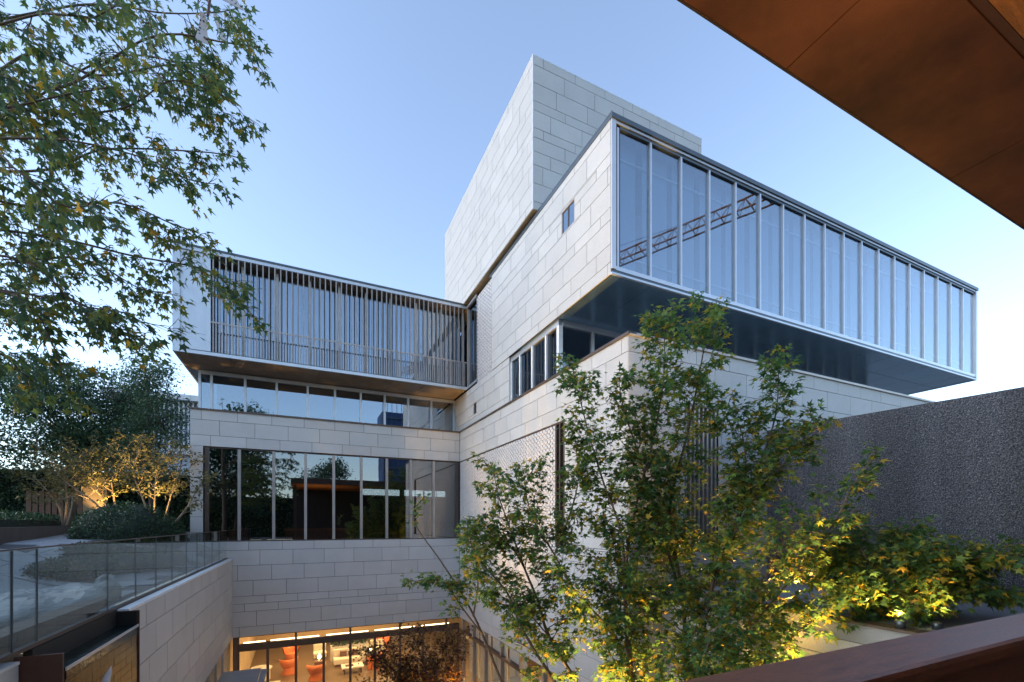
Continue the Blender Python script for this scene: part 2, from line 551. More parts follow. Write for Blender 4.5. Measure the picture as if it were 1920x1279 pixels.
class Tree:
    def __init__(s, seed):
        s.rng = np.random.default_rng(seed)
        s.wood = MB()
        s.pos = []; s.tip = []; s.nrm = []; s.size = []

    def unit(s):
        v = s.rng.normal(size=3)
        return v / np.linalg.norm(v)

    def leaves_along(s, pts, frm, step, size, droop, spread, wind=None):
        for i in range(len(pts) - 1):
            a, b = pts[i], pts[i + 1]
            L = np.linalg.norm(b - a)
            for _ in range(max(1, int(L / step + s.rng.random()))):
                t = s.rng.random()
                if (i + t) / (len(pts) - 1) < frm: continue
                p = a + (b - a) * t
                d = s.unit(); d[2] *= 0.5
                d = d + 0.5 * (b - a) / (L + 1e-6)
                d[2] -= droop
                if wind is not None: d = d + wind
                d = d / np.linalg.norm(d)
                p = p + d * spread * s.rng.random() + s.unit() * spread * 0.25
                n = np.array([0, 0, 1.0]) + s.unit() * 0.75
                s.pos.append(p); s.tip.append(d); s.nrm.append(n)
                s.size.append(size * s.rng.uniform(0.45, 1.2))

    def stem(s, pts, r0, r1, leaf_from=0.3, every=0.2, blen=0.8, lsize=0.11, lstep=0.035, up=0.45, droop=0.35, twigs=2, wind=None,
             taper=0.55, lspread=0.10, n=7):
        q = resample(pts, 0.12)
        s.wood.tube(q, r0, r1, n)
        m = len(q); acc = 0; ph = s.rng.random() * 6.28
        for i in range(1, m):
            acc += np.linalg.norm(q[i] - q[i - 1])
            t = i / (m - 1)
            if acc < every or t < leaf_from: continue
            acc = 0; ph += 2.4 + s.rng.normal() * 0.4
            tdir = q[i] - q[i - 1]; tdir = tdir / (np.linalg.norm(tdir) + 1e-9)
            side = np.array([math.cos(ph), math.sin(ph), 0.0])
            d = side + np.array([0, 0, up + s.rng.normal() * 0.25]) + 0.4 * tdir
            if wind is not None: d = d + wind * 0.6
            d /= np.linalg.norm(d)
            L = blen * (1 - taper * (t - leaf_from) / max(1e-3, 1 - leaf_from)) * s.rng.uniform(0.55, 1.15)
            br = [q[i]]
            for k in range(1, 5):
                d = d + s.unit() * 0.18 + np.array([0, 0, -0.06 * k * droop]); d /= np.linalg.norm(d)
                br.append(br[-1] + d * L / 4)
            s.wood.tube(br, max(0.004, r1 * 0.9 + (r0 - r1) * (1 - t) * 0.18), 0.0025, 4, False)
            s.leaves_along(br, 0.35, lstep, lsize, droop, lspread, wind)
            for _ in range(twigs):
                k = s.rng.integers(1, 4)
                dd = d + s.unit() * 0.8; dd /= np.linalg.norm(dd)
                tw = [br[k]]
                for j in range(3):
                    dd = dd + s.unit() * 0.2 + np.array([0, 0, -0.08 * droop]); dd /= np.linalg.norm(dd)
                    tw.append(tw[-1] + dd * L * 0.18)
                s.wood.tube(tw, 0.0045, 0.0018, 3, False)
                s.leaves_along(tw, 0.2, lstep, lsize, droop, lspread, wind)
        # terminal tuft
        s.leaves_along(q[-min(m, 6):], 0.0, lstep * 0.6, lsize, droop * 0.4, lspread, wind)

    def finish(s, root, bark, leaf, tpl, near=0, keep=None, dup=0, jit=0.07):
        loc = ORG[root.name]
        s.wood.build('trunk', bark, root, loc, smooth=True)
        pos, tip, nrm, size = map(np.array, (s.pos, s.tip, s.nrm, s.size))
        if dup:       # fuller tufts: more leaves on the same twigs
            P0, T0, N0, S0 = pos, tip, nrm, size
            for _ in range(dup):
                pos = np.concatenate([pos, P0 + s.rng.normal(size=P0.shape) * jit])
                tip = np.concatenate([tip, T0 + s.rng.normal(size=P0.shape) * 0.5])
                nrm = np.concatenate([nrm, N0 + s.rng.normal(size=P0.shape) * 0.5])
                size = np.concatenate([size, S0 * s.rng.uniform(0.75, 1.15, len(S0))])
        if keep is not None:
            k = np.array([keep(p) for p in pos]); pos, tip, nrm, size = pos[k], tip[k], nrm[k], size[k]
        if near:
            x, y, n = frames(tip, nrm)
            vis = np.abs(np.sum(n * pos, axis=1)) / np.linalg.norm(pos, axis=1) * size ** 2 / np.sum(pos ** 2, axis=1)
            fw = pos @ np.array([math.sin(R(25)), math.cos(R(25)), 0]); rt = pos @ np.array([math.cos(R(25)), -math.sin(R(25)), 0])
            inside = (fw > 0.5) & (np.abs(rt / np.maximum(fw, .01)) < 1.1) & (pos[:, 2] / np.maximum(fw, .01) < 1.15) & (pos[:, 2] / np.maximum(fw, .01) > -0.34)
            vis = np.where(inside, vis, 0)
            idx = np.argsort(-vis)[:near]
            leaf_objects(leaf, root, pos[idx], tip[idx], nrm[idx], size[idx], tpl)
            mk = np.ones(len(pos), bool); mk[idx] = False
            pos, tip, nrm, size = pos[mk], tip[mk], nrm[mk], size[mk]
        leaf_cloud('crown', leaf, root, tuple(loc), pos, tip, nrm, size, tpl)
        return len(pos)


# ------------------------------------------------------------------ ground and terrace
GZ = -1.45


def sstep(a, b, x):
    t = min(1, max(0, (x - a) / (b - a)))
    return t * t * (3 - 2 * t)


def gz(x, y):
    """height of the garden terrace: low beside the glass balustrade, rising towards the trees"""
    u = -3.0 - x
    s_ = u * 0.5 + (y - 12) * 0.15
    z = -1.40 + 0.88 * sstep(0.75, 2.3, s_)
    z += 0.16 * sstep(3, 8, s_)
    return z


g = MB()
for (x0, x1, y0, y1) in ((-900, -40, -900, 900), (-40, -2.95, -900, -8), (-2.95, 40, -900, -8), (-40, 40, 48, 900), (40, 900, -900, 900), (14.0, 40, -8, 48)):
    g.quad((x0, y0, GZ - 0.1), (x1, y0, GZ - 0.1), (x1, y1, GZ - 0.1), (x0, y1, GZ - 0.1))
tag(g.build('ground', 'ground'), kind='structure')

gm = MB()
xs = [-40, -30, -24, -20] + [-18 + 0.6 * i for i in range(26)] + [-2.95]
ys = [-8, -4, 0, 2] + [3 + 0.6 * i for i in range(46)] + [33, 38, 48]
for yy in ys:
    for xx in xs:
        gm.v.append((xx, yy, gz(xx, yy) if yy > 2 else gz(xx, 2)))
W_ = len(xs)
for j in range(len(ys) - 1):
    for i in range(W_ - 1):
        gm.f.append((j * W_ + i, j * W_ + i + 1, (j + 1) * W_ + i + 1, (j + 1) * W_ + i))
terr = tag(gm.build('terrace_ground', 'paving_joint', smooth=True), kind='structure')
# large stone slabs of the terrace path
rs = random.Random(3)
for j in range(22):
    y0 = 5.2 + j * 0.92
    x = -3.1 - (j % 2) * 0.4
    while x > -10.5:
        w = 1.35
        a = [(x - w + 0.009, y0 + 0.009), (x - 0.009, y0 + 0.009), (x - 0.009, y0 + 0.911), (x - w + 0.009, y0 + 0.911)]
        m = MB()
        top = [(p[0], p[1], gz(*p) + 0.03) for p in a]
        bot = [(p[0], p[1], gz(*p) - 0.03) for p in a]
        m.v += bot + top
        m.f += BOXF
        m.build('paving_slab', 'paving', terr, (x - w / 2, y0 + 0.46, gz(x, y0)))
        x -= w

tag(MB().box((-11, -8, -8.3), (16, 34, -8.06)).build('courtyard_floor', 'concrete'), kind='structure')

# ------------------------------------------------------------------ the building
B = thing('gallery_building', 'pale limestone gallery building with stacked boxes, louvred and glazed upper storeys', 'building', (6.95, 21, -4.6))
STONES = []


def rect_sub(r, h):
    a0, a1, z0, z1 = r; b0, b1, w0, w1 = h
    if b0 >= a1 or b1 <= a0 or w0 >= z1 or w1 <= z0: return [r]
    out = []
    if w1 < z1: out.append((a0, a1, w1, z1))
    if w0 > z0: out.append((a0, a1, z0, w0))
    zz0, zz1 = max(z0, w0), min(z1, w1)
    if b0 > a0: out.append((a0, b0, zz0, zz1))
    if b1 < a1: out.append((b1, a1, zz0, zz1))
    return out


def panels(parent, axis, plane, a0, a1, ztop, rows, width=1.22, holes=(), off=(0.0, 0.55, 0.25, 0.8), sgn=-1, thick=0.035, gap=0.007, hidden=False):
    """cladding slabs in running bond on a vertical plane; axis 'x' runs along X (faces -Y), 'y' runs along Y (faces sgn*X)"""
    z = ztop
    for ri, h in enumerate(rows):
        z1, z0 = z, z - h; z = z0
        cut = [a0]
        p = a0 + width * (off[ri % len(off)] or 1.0)
        while p < a1 - 0.12:
            if p > a0 + 0.12: cut.append(p)
            p += width
        cut.append(a1)
        for c0, c1 in zip(cut[:-1], cut[1:]):
            rects = [(c0, c1, z0, z1)]
            for hh in holes:
                rects = [q for r in rects for q in rect_sub(r, hh)]
            for (b0, b1, w0, w1) in rects:
                if b1 - b0 < 0.04 or w1 - w0 < 0.04: continue
                e = random.uniform(-0.0015, 0.0015)
                if axis == 'x':
                    lo = (b0 + gap, plane + e, w0 + gap); hi = (b1 - gap, plane + thick, w1 - gap)
                else:
                    p0, p1 = (plane + e, plane - sgn * thick)
                    lo = (min(p0, p1), b0 + gap, w0 + gap); hi = (max(p0, p1), b1 - gap, w1 - gap)
                STONES.append((parent, lo, hi, hidden))


HEAD, SILL, COP, BOT = 3.06, -0.72, 4.50, -4.60
ROW_TOP = [0.41, 0.60, 0.43]
ROW_LOW = [0.36, 0.62, 0.62, 0.63, 0.31, 0.32, 0.62, 0.40]

# courtyard facade (faces the camera)
m = MB()
m.box((-4.03, 21.035, HEAD), (6.985, 21.33, COP)); m.box((-4.03, 21.035, BOT), (6.985, 21.33, SILL))
m.box((-4.03, 21.035, SILL), (-3.60, 21.33, HEAD)); m.box((6.88, 21.035, SILL), (6.985, 21.33, HEAD))
m.box((-4.03, 21.33, SILL), (-3.7, 30, COP)); m.box((-4.03, 21.33, BOT), (-3.7, 30, SILL))
fA = m.build('courtyard_facade', 'joint', B, (1.5, 21.2, BOT))
panels(fA, 'x', 21.0, -4.03, 6.945, COP, ROW_TOP, off=(0.3, 0.8, 0.55))
panels(fA, 'x', 21.0, -4.03, 6.945, SILL, ROW_LOW, off=(0.62, 0.95, 0.3, 0.75, 0.1, 0.5, 0.85, 0.35))
panels(fA, 'x', 21.0, -4.03, -3.60, HEAD, [0.62, 0.62, 0.62, 0.31, 0.62, 0.62, 0.37])
# terrace-side end wall of the same block
panels(fA, 'y', -4.03, 21.04, 30, COP, ROW_TOP + [0.62] * 6 + [0.06] + ROW_LOW[:3], hidden=True)

# side facade (faces left, towards the courtyard)
m = MB()
m.box((6.985, 8.43, HEAD), (7.28, 21.03, COP)); m.box((6.985, 8.43, BOT), (7.28, 21.03, SILL)); m.box((6.985, 8.43, SILL), (7.28, 11.24, HEAD))
m.box((7.12, 11.80, SILL), (7.28, 21.03, HEAD))
fB = m.build('side_facade', 'joint', B, (7.1, 15, BOT))
panels(fB, 'y', 6.95, 8.40, 20.99, COP, ROW_TOP, off=(0.2, 0.7, 0.45))
panels(fB, 'y', 6.95, 8.40, 11.24, HEAD, [0.62] * 6 + [0.06], hidden=True)
panels(fB, 'y', 6.95, 8.40, 20.99, SILL, ROW_LOW, off=(0.4, 0.9, 0.2, 0.65, 0.15), hidden=True)
m = MB(); m.box((6.986, 15.17, COP), (7.25, 21.84, 6.24))
fB2 = m.build('upper_side_wall', 'joint', B, (7.1, 18, COP))
SLOT = (18.67, 19.02, 4.94, 5.43)
panels(fB2, 'y', 6.952, 15.17, 21.84, 6.24, [0.26, 0.6, 0.58, 0.30], off=(0.5, 0.15, 0.75, 0.35), holes=[SLOT])
piece('slot_window', 'dark_room', B, (6.978, SLOT[0], SLOT[2]), (6.99, SLOT[1], SLOT[3]))

# front facade of the base, right of the corner
CW = (8.75, 9.97, SILL, HEAD)
m = MB()
m.box((6.985, 8.425, HEAD), (24, 8.72, COP)); m.box((6.985, 8.425, BOT), (24, 8.72, SILL))
m.box((6.985, 8.425, SILL), (CW[0], 8.72, HEAD)); m.box((CW[1], 8.425, SILL), (24, 8.72, HEAD))
fC = m.build('front_facade', 'joint', B, (12, 8.6, BOT))
panels(fC, 'x', 8.39, 6.955, 24, COP, ROW_TOP, off=(0.8, 0.35, 0.6))
panels(fC, 'x', 8.39, 6.955, 15, HEAD, [0.62] * 6 + [0.06], holes=[CW], hidden=True)
panels(fC, 'x', 8.39, 6.955, 12, SILL, ROW_LOW, hidden=True)
cw = MB().box((CW[0], 8.50, CW[2]), (CW[1], 8.52, CW[3])).build('slatted_window', 'soffit_wood', B, (9, 8.5, SILL))
piece('timber_panel', 'timber_ceiling', B, (7.93, 8.37, -1.0), (8.46, 8.386, 0.55))
for i in range(8):
    x = CW[0] + 0.04 + i * 0.15
    piece('slat', 'bronze_pale', cw, (x, 8.40, SILL), (x + 0.05, 8.49, HEAD - 0.05))
piece('window_head', 'bronze', cw, (CW[0], 8.38, HEAD - 0.05), (CW[1], 8.5, HEAD - 0.003))

# bronze copings over the base
cp = MB()
cp.box((-4.06, 20.955, COP + 0.002), (6.92, 21.90, COP + 0.03)); cp.box((-4.06, 20.94, COP - 0.03), (6.92, 20.996, COP + 0.034))
cp.build('coping', 'bronze', B, (1.5, 21, COP))
cp = MB().box((6.90, 8.335, COP - 0.03), (6.947, 21.84, COP + 0.034))
cp.box((6.948, 8.335, COP + 0.002), (7.15, 15.17, COP + 0.03))
cp.build('coping', 'bronze', B, (6.95, 15, COP))
cp = MB().box((6.948, 8.335, COP - 0.03), (24, 8.388, COP + 0.034)).box((7.15, 8.389, COP + 0.002), (24, 8.9, COP + 0.03))
cp.build('coping', 'bronze_pale', B, (12, 8.4, COP))

# perforated ceramic brick screens
def brick_screen(name, plane, y0, y1, z0, z1, parent):
    mb = MB(); h = 0.078; L = 0.165; gp = 0.042
    rows = int((z1 - z0) / h); h = (z1 - z0) / rows
    for r in range(rows):
        za, zb = z0 + r * h + 0.0035, z0 + (r + 1) * h - 0.0035
        y = y0 - (L + gp) * (0.5 if r % 2 else 0.0)
        while y < y1:
            a, b = max(y, y0 + 0.004), min(y + L, y1 - 0.004)
            if b - a > 0.03:
                e = random.uniform(-0.004, 0.004) + (0.0 if r % 2 else 0.010)
                mb.box((plane + e, a, za), (plane + 0.10, b, zb))
            y += L + gp
    o = mb.build(name, 'ceramic', parent, (plane, (y0 + y1) / 2, z0))
    o['kind'] = 'stuff'
    return o


brick_screen('perforated_brick_screen', 6.962, 11.80, 20.99, SILL + 0.01, HEAD - 0.05, B)
piece('screen_lintel', 'bronze', B, (6.956, 11.26, HEAD - 0.045), (7.1, 20.99, HEAD - 0.002))
brick_screen('perforated_brick_screen', 6.955, 16.80, 18.58, 6.25, 10.05, B)
piece('screen_backing', 'joint', B, (7.10, 16.80, 6.25), (7.2, 18.58, 10.2))
# tall slot window beside the screen
sw = bx('tall_window', 'glass_dark', B, (7.06, 11.26, SILL), (7.08, 11.78, HEAD - 0.05))
for y0, y1 in ((11.24, 11.32), (11.50, 11.56), (11.72, 11.80)):
    piece('window_frame', 'bronze', sw, (6.955, y0, SILL), (7.12, y1, HEAD - 0.05))

# dark rooms behind the glass
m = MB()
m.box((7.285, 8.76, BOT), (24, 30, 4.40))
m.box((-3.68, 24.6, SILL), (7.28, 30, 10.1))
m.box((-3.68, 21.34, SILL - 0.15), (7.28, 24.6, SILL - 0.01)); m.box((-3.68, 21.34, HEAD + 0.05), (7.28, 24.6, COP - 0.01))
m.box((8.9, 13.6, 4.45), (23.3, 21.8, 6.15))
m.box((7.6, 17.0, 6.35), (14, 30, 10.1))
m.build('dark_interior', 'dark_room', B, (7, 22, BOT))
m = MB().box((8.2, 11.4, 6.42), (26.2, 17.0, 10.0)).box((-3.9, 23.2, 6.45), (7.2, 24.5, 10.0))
m.build('gallery_interior', 'room_grey', B, (10, 15, 6.4))
bx('roof_terrace', 'concrete', B, (6.99, 8.73, 4.38), (24, 14, 4.44))

# large bronze-framed window on the courtyard facade
LW = [-3.493, -2.393, -1.155, 0.054, 1.178, 2.337, 3.459, 4.561, 5.661, 6.839]
lw = MB().box((-3.60, 21.10, HEAD - 0.05), (6.88, 21.26, HEAD - 0.003)).box((-3.60, 21.10, SILL + 0.003), (6.88, 21.26, SILL + 0.04)) \
    .build('large_window', 'bronze', B, (1.6, 21.2, SILL))
for i, x in enumerate(LW):
    w = 0.055 if 0 < i < len(LW) - 1 else 0.07
    piece('mullion', 'bronze_pale' if 0 < i < len(LW) - 1 else 'bronze', lw, (x - w, 21.06, SILL + 0.04), (x + w, 21.24, HEAD - 0.05))
for a, b in zip(LW[:-1], LW[1:]):
    piece('pane', 'glass_dark', lw, (a + 0.055, 21.15, SILL + 0.04), (b - 0.055, 21.162, HEAD - 0.05))
for a, b in ((2.5, 4.4), (4.65, 5.6), (5.7, 6.3), (6.35, 6.8)):
    piece('glowing_band', 'white_strip', lw, (a, 23.0, 1.42), (b, 23.03, 1.72))  # pale interior band, its brightness put in as emission in the dark room

# ribbon window above the coping
RW = [-3.856, -3.454, -2.259, -1.08, 0.142, 1.272, 2.386, 3.478, 4.594, 5.733, 6.915]
rw = MB().box((-3.9, 21.80, 6.12), (6.95, 21.94, 6.27)).box((-3.9, 21.84, COP + 0.031), (6.95, 21.94, COP + 0.07)).build('ribbon_window', 'aluminium', B, (1.5, 21.9, COP))
for x in RW:
    piece('mullion', 'aluminium', rw, (x - 0.045, 21.78, COP + 0.032), (x + 0.045, 21.93, 6.12))
for a, b in zip(RW[:-1], RW[1:]):
    piece('pane', 'glass_strip', rw, (a + 0.045, 21.86, COP + 0.07), (b - 0.045, 21.872, 6.12))
piece('side_pane', 'glass_strip', rw, (-3.87, 21.95, COP + 0.07), (-3.858, 24.5, 6.12))

# louvred gallery box
LY, LX0, LX1, LZ0, LZ1 = 19.89, -4.34, 6.93, 6.30, 10.30
lb = MB()
lb.box((LX0, LY, LZ0), (LX1, LY + 0.10, LZ0 + 0.14)); lb.box((LX0, LY, LZ1 - 0.20), (LX1, LY + 0.10, LZ1 - 0.07))
lb.box((LX0, LY, LZ0 + 0.14), (LX0 + 0.22, LY + 0.10, LZ1 - 0.20)); lb.box((-3.34, LY, LZ0 + 0.14), (-3.18, LY + 0.1, LZ1 - 0.2))
lb.box((LX0 + 0.001, LY + 0.101, LZ0), (LX0 + 0.06, 30, LZ1 - 0.07))
gal = lb.build('louvred_gallery', 'aluminium', B, (1.3, 20, LZ0))
piece('roof_edge', 'aluminium_dark', gal, (LX0 - 0.02, LY - 0.03, LZ1 - 0.07), (LX1 + 0.02, 30, LZ1))
piece('shadow_groove', 'aluminium_dark', gal, (LX0 + 0.22, LY - 0.004, LZ0 + 0.12), (LX1, LY - 0.001, LZ0 + 0.15))
piece('end_panel', 'aluminium', gal, (LX0 + 0.22, LY + 0.07, LZ0 + 0.78), (-3.34, LY + 0.09, LZ1 - 0.2))
piece('end_panel', 'aluminium', gal, (LX0 + 0.22, LY + 0.07, LZ0 + 0.14), (-3.34, LY + 0.09, LZ0 + 0.77))
piece('head_lining', 'soffit_wood', gal, (-3.18, LY + 0.1, LZ1 - 0.20), (LX1, 20.7, LZ1 - 0.17))
sx = [LX0 + 0.06] + [-3.86, -2.5, -1.0, 0.5, 2.0, 3.5, 5.0, 6.9]
for a, b in zip(sx[:-1], sx[1:]):
    piece('soffit_panel', 'soffit_wood', gal, (a + 0.004, LY + 0.11, LZ0), (b - 0.004, 21.95, LZ0 + 0.03))
x = -3.12
while x < LX1 - 0.03:
    piece('fin', 'bronze_pale', gal, (x, LY + 0.01, LZ0 + 0.15), (x + 0.040, LY + 0.10, LZ1 - 0.201))
    if x + 0.12 < LX1 - 0.06:
        piece('baluster', 'bronze_pale', gal, (x + 0.106, LY + 0.02, LZ0 + 0.15), (x + 0.134, LY + 0.06, 7.53))
    x += 0.205
piece('guard_rail', 'bronze_pale', gal, (-3.17, LY - 0.004, 7.53), (LX1, LY + 0.008, 7.585))
GM = [-3.3, -2.18, -0.988, 0.214, 1.356, 2.448, 3.5, 4.651, 5.807, 6.9]
for xx in GM:
    piece('mullion', 'white_bar', gal, (xx - 0.05, 20.34, LZ0 + 0.03), (xx + 0.05, 20.46, LZ1 - 0.20))
for a, b in zip(GM[:-1], GM[1:]):
    piece('pane', 'glass_gallery', gal, (a + 0.05, 20.42, LZ0 + 0.03), (b - 0.05, 20.432, LZ1 - 0.2))
    piece('curtain', 'curtain_pale', gal, (a + 0.06, 20.62, LZ0 + 0.1), (b - 0.06 - 0.3 * (int(a * 10) % 2), 20.65, LZ1 - 0.3))
# return glazing at the inner corner
cg = bx('corner_glazing', 'glass_strip', B, (7.04, 18.62, LZ0 + 0.14), (7.052, 19.88, LZ1 - 0.25))
piece('corner_frame', 'aluminium', cg, (6.93, 18.60, LZ0 + 0.02), (6.96, 19.889, LZ0 + 0.12))
piece('corner_frame', 'aluminium', cg, (6.93, 18.60, LZ1 - 0.17), (6.96, 19.889, LZ1 - 0.09))
piece('corner_frame', 'bronze', cg, (6.96, 18.60, LZ1 - 0.24), (7.12, 19.889, LZ1 - 0.171))
piece('corner_frame', 'bronze_pale', cg, (6.955, 18.59, LZ0 + 0.12), (7.06, 18.64, LZ1 - 0.24))
piece('corner_post', 'bronze_pale', cg, (6.94, 19.80, LZ0 + 0.12), (7.05, 19.889, LZ1 - 0.24))

# the long glazed box
GY, GX0, GX1, Z0, Z1 = 8.99, 6.92, 26.43, 6.21, 10.20
m = MB().box((6.955, GY + 0.02, Z0 + 0.02), (7.20, 16.80, Z1 - 0.02))
sideu = m.build('gallery_side_wall', 'joint', B, (7.05, 13, Z0))
WIN = (10.66, 11.36, 8.54, 9.22)
panels(sideu, 'y', 6.92, GY + 0.03, 16.79, Z1 - 0.02, [0.31, 0.60, 0.31, 0.46, 0.60, 0.31, 0.60, 0.46, 0.30], off=(0.35, 0.85, 0.5, 0.1, 0.7), holes=[WIN])
wf = MB()
wf.box((6.925, WIN[0], WIN[2]), (7.09, WIN[0] + 0.03, WIN[3])); wf.box((6.925, WIN[1] - 0.03, WIN[2]), (7.09, WIN[1], WIN[3]))
wf.box((6.925, WIN[0] + 0.03, WIN[2]), (7.09, WIN[1] - 0.03, WIN[2] + 0.03)); wf.box((6.925, WIN[0] + 0.03, WIN[3] - 0.03), (7.09, WIN[1] - 0.03, WIN[3]))
sq = wf.build('square_window', 'bronze_pale', B, (7, 11, WIN[2]))
piece('pane', 'glass_strip', sq, (6.950, WIN[0] + 0.03, WIN[2] + 0.03), (6.9545, WIN[1] - 0.03, WIN[3] - 0.03))
piece('casement', 'bronze', sq, (6.935, 11.0, WIN[2] + 0.03), (6.949, 11.05, WIN[3] - 0.03))
bf = MB()
bf.box((GX0, GY - 0.02, Z0 + 0.14), (GX0 + 0.13, GY + 0.02, Z1 - 0.06)); bf.box((GX1 - 0.13, GY - 0.02, Z0), (GX1, GY + 0.02, Z1 - 0.06))
bf.box((GX0, GY - 0.02, Z0), (GX1 - 0.131, GY + 0.04, Z0 + 0.05)); bf.box((GX0 + 0.13, GY, Z0 + 0.13), (GX1 - 0.131, GY + 0.08, Z0 + 0.23))
bf.box((GX0 + 0.13, GY - 0.01, Z1 - 0.19), (GX1 - 0.131, GY + 0.05, Z1 - 0.13))
box = bf.build('glazed_gallery', 'aluminium', B, (16, GY, Z0))
piece('roof_edge', 'aluminium_dark', box, (GX0 - 0.02, GY - 0.05, Z1 - 0.12), (GX1 + 0.02, 17.0, Z1))
piece('roof_edge', 'aluminium_dark', box, (GX0 - 0.025, GY - 0.045, Z1 - 0.02), (GX0 - 0.0, 12.88, Z1 + 0.03))
piece('shadow_groove', 'aluminium_dark', box, (GX0 + 0.02, GY + 0.01, Z0 + 0.05), (GX1 - 0.14, GY + 0.03, Z0 + 0.13))
piece('head_groove', 'aluminium_dark', box, (GX0 + 0.15, GY + 0.02, Z1 - 0.27), (GX1 - 0.14, GY + 0.09, Z1 - 0.19))
piece('corner_channel', 'aluminium_dark', box, (GX0 + 0.13, GY + 0.01, Z0 + 0.23), (GX0 + 0.16, GY + 0.06, Z1 - 0.2))
piece('end_wall', 'aluminium', box, (GX1 - 0.06, GY + 0.021, Z0 + 0.001), (GX1, 17.0, Z1 - 0.121))
NB = 18
bx0, bx1 = 7.13, 26.29
for i in range(NB + 1):
    x = bx0 + (bx1 - bx0) * i / NB
    piece('mullion', 'aluminium', box, (x - 0.03, GY + 0.005, Z0 + 0.23), (x + 0.03, GY + 0.13, Z1 - 0.27))
    if i < NB:
        w = (bx1 - bx0) / NB
        piece('pane', 'glass_box', box, (x + 0.04, GY + 0.07, Z0 + 0.23), (x + w - 0.04, GY + 0.082, Z1 - 0.2))
        piece('roller_blind', 'blind', box, (x + 0.07, GY + 0.42, Z0 + 0.1), (x + w - 0.17 + 0.05 * (i % 2), GY + 0.43, Z1 - 0.1))
for zz in (6.98, 9.50):
    piece('blind_rail', 'white_bar', box, (bx0 + 0.05, GY + 0.36, zz), (bx1 - 0.05, GY + 0.39, zz + 0.035))
# glossy soffit panels under the cantilever
n1 = 15
for i in range(n1):
    x0 = GX0 + 0.05 + (GX1 - GX0 - 0.1) * i / n1; x1 = GX0 + 0.05 + (GX1 - GX0 - 0.1) * (i + 1) / n1
    for j in range(4):
        y0 = GY + 0.05 + j * 1.32
        piece('soffit_panel', 'gloss_soffit', box, (x0 + 0.006, y0 + 0.006, Z0 + 0.015), (x1 - 0.006, y0 + 1.314, Z0 + 0.05))
piece('soffit_backing', 'aluminium_dark', box, (GX0 + 0.05, GY + 0.05, Z0 + 0.051), (GX1 - 0.05, 17.0, Z0 + 0.12))

# recessed glazed storey below the box
rc = MB().box((7.03, 11.72, 6.05), (7.17, 15.2, 6.235)).box((7.171, 11.68, 6.05), (23.5, 11.80, 6.235)).build('recessed_window', 'aluminium', B, (10, 12, COP))
for y in (15.14, 14.41, 13.46, 12.51):
    piece('mullion', 'white_bar', rc, (7.02, y - 0.045, COP + 0.03), (7.16, y + 0.045, 6.05))
piece('corner_post', 'white_bar', rc, (7.02, 11.68, COP + 0.03), (7.16, 11.82, 6.05))
ys_ = [15.14, 14.41, 13.46, 12.51, 11.75]
for a, b in zip(ys_[1:], ys_[:-1]):
    piece('pane', 'glass_dark', rc, (7.09, a + 0.045, COP + 0.03), (7.102, b - 0.045, 6.05))
X_ = [7.16, 8.28, 9.33] + [10.4 + 1.09 * i for i in range(13)]
for a, b in zip(X_[:-1], X_[1:]):
    piece('mullion', 'aluminium', rc, (b - 0.045, 11.68, COP + 0.03), (b + 0.045, 11.80, 6.05))
    piece('pane', 'glass_dark', rc, (a + 0.045, 11.74, COP + 0.03), (b - 0.045, 11.752, 6.05))
piece('window_jamb', 'limestone', rc, (6.96, 15.165, COP + 0.03), (7.17, 15.172, 6.23))
piece('head_lining', 'soffit_wood', rc, (6.93, 11.6, 6.236), (7.2, 15.16, 6.243))
for y0, y1 in ((11.9, 12.2), (12.6, 13.0), (13.2, 13.5), (13.9, 14.2), (14.7, 15.0)):
    piece('curtain', 'curtain', rc, (7.32, y0, COP + 0.05), (7.38, y1, 6.1))
piece('curtain', 'curtain', rc, (7.35, 11.95, COP + 0.05), (8.0, 12.02, 6.1))

# tower block
TX0, TX1, TY0, TY1, TZ0, TZ1 = 6.75, 14.36, 12.885, 22.9, 10.27, 15.32
tw = MB().box((TX0 + 0.035, TY0 + 0.035, TZ0 + 0.02), (TX1 - 0.02, TY1, TZ1 - 0.01)).build('tower', 'joint', B, (10, 17, TZ0))
TR = [0.31, 0.59, 0.59, 0.31, 0.57, 0.31, 0.46, 0.44, 0.60, 0.60, 0.26]
panels(tw, 'x', TY0, TX0 + 0.03, TX1 - 0.02, TZ1, TR, width=1.24, off=(0.30, 0.95, 0.70, 0.98, 0.52, 0.30, 0.97, 0.52, 0.28, 0.8, 0.5))
panels(tw, 'y', TX0, TY0 + 0.03, TY1, TZ1, TR, width=1.24, off=(0.55, 0.2, 0.75, 0.4, 0.9, 0.6, 0.25))
piece('corner_trim', 'white_bar', tw, (TX0 - 0.003, TY0 - 0.003, TZ0 + 0.01), (TX0 + 0.028, TY0 + 0.028, TZ1))
piece('roof_edge', 'white_bar', tw, (TX0 + 0.035, TY0 + 0.001, TZ1 + 0.001), (TX1 - 0.02, TY0 + 0.06, TZ1 + 0.012))
y = TY0 + 0.02
while y < TY1 - 0.1:
    piece('soffit_panel', 'tan_soffit', tw, (TX0 + 0.02, y + 0.004, TZ0), (7.6, min(y + 1.6, TY1) - 0.004, TZ0 + 0.02))
    y += 1.6

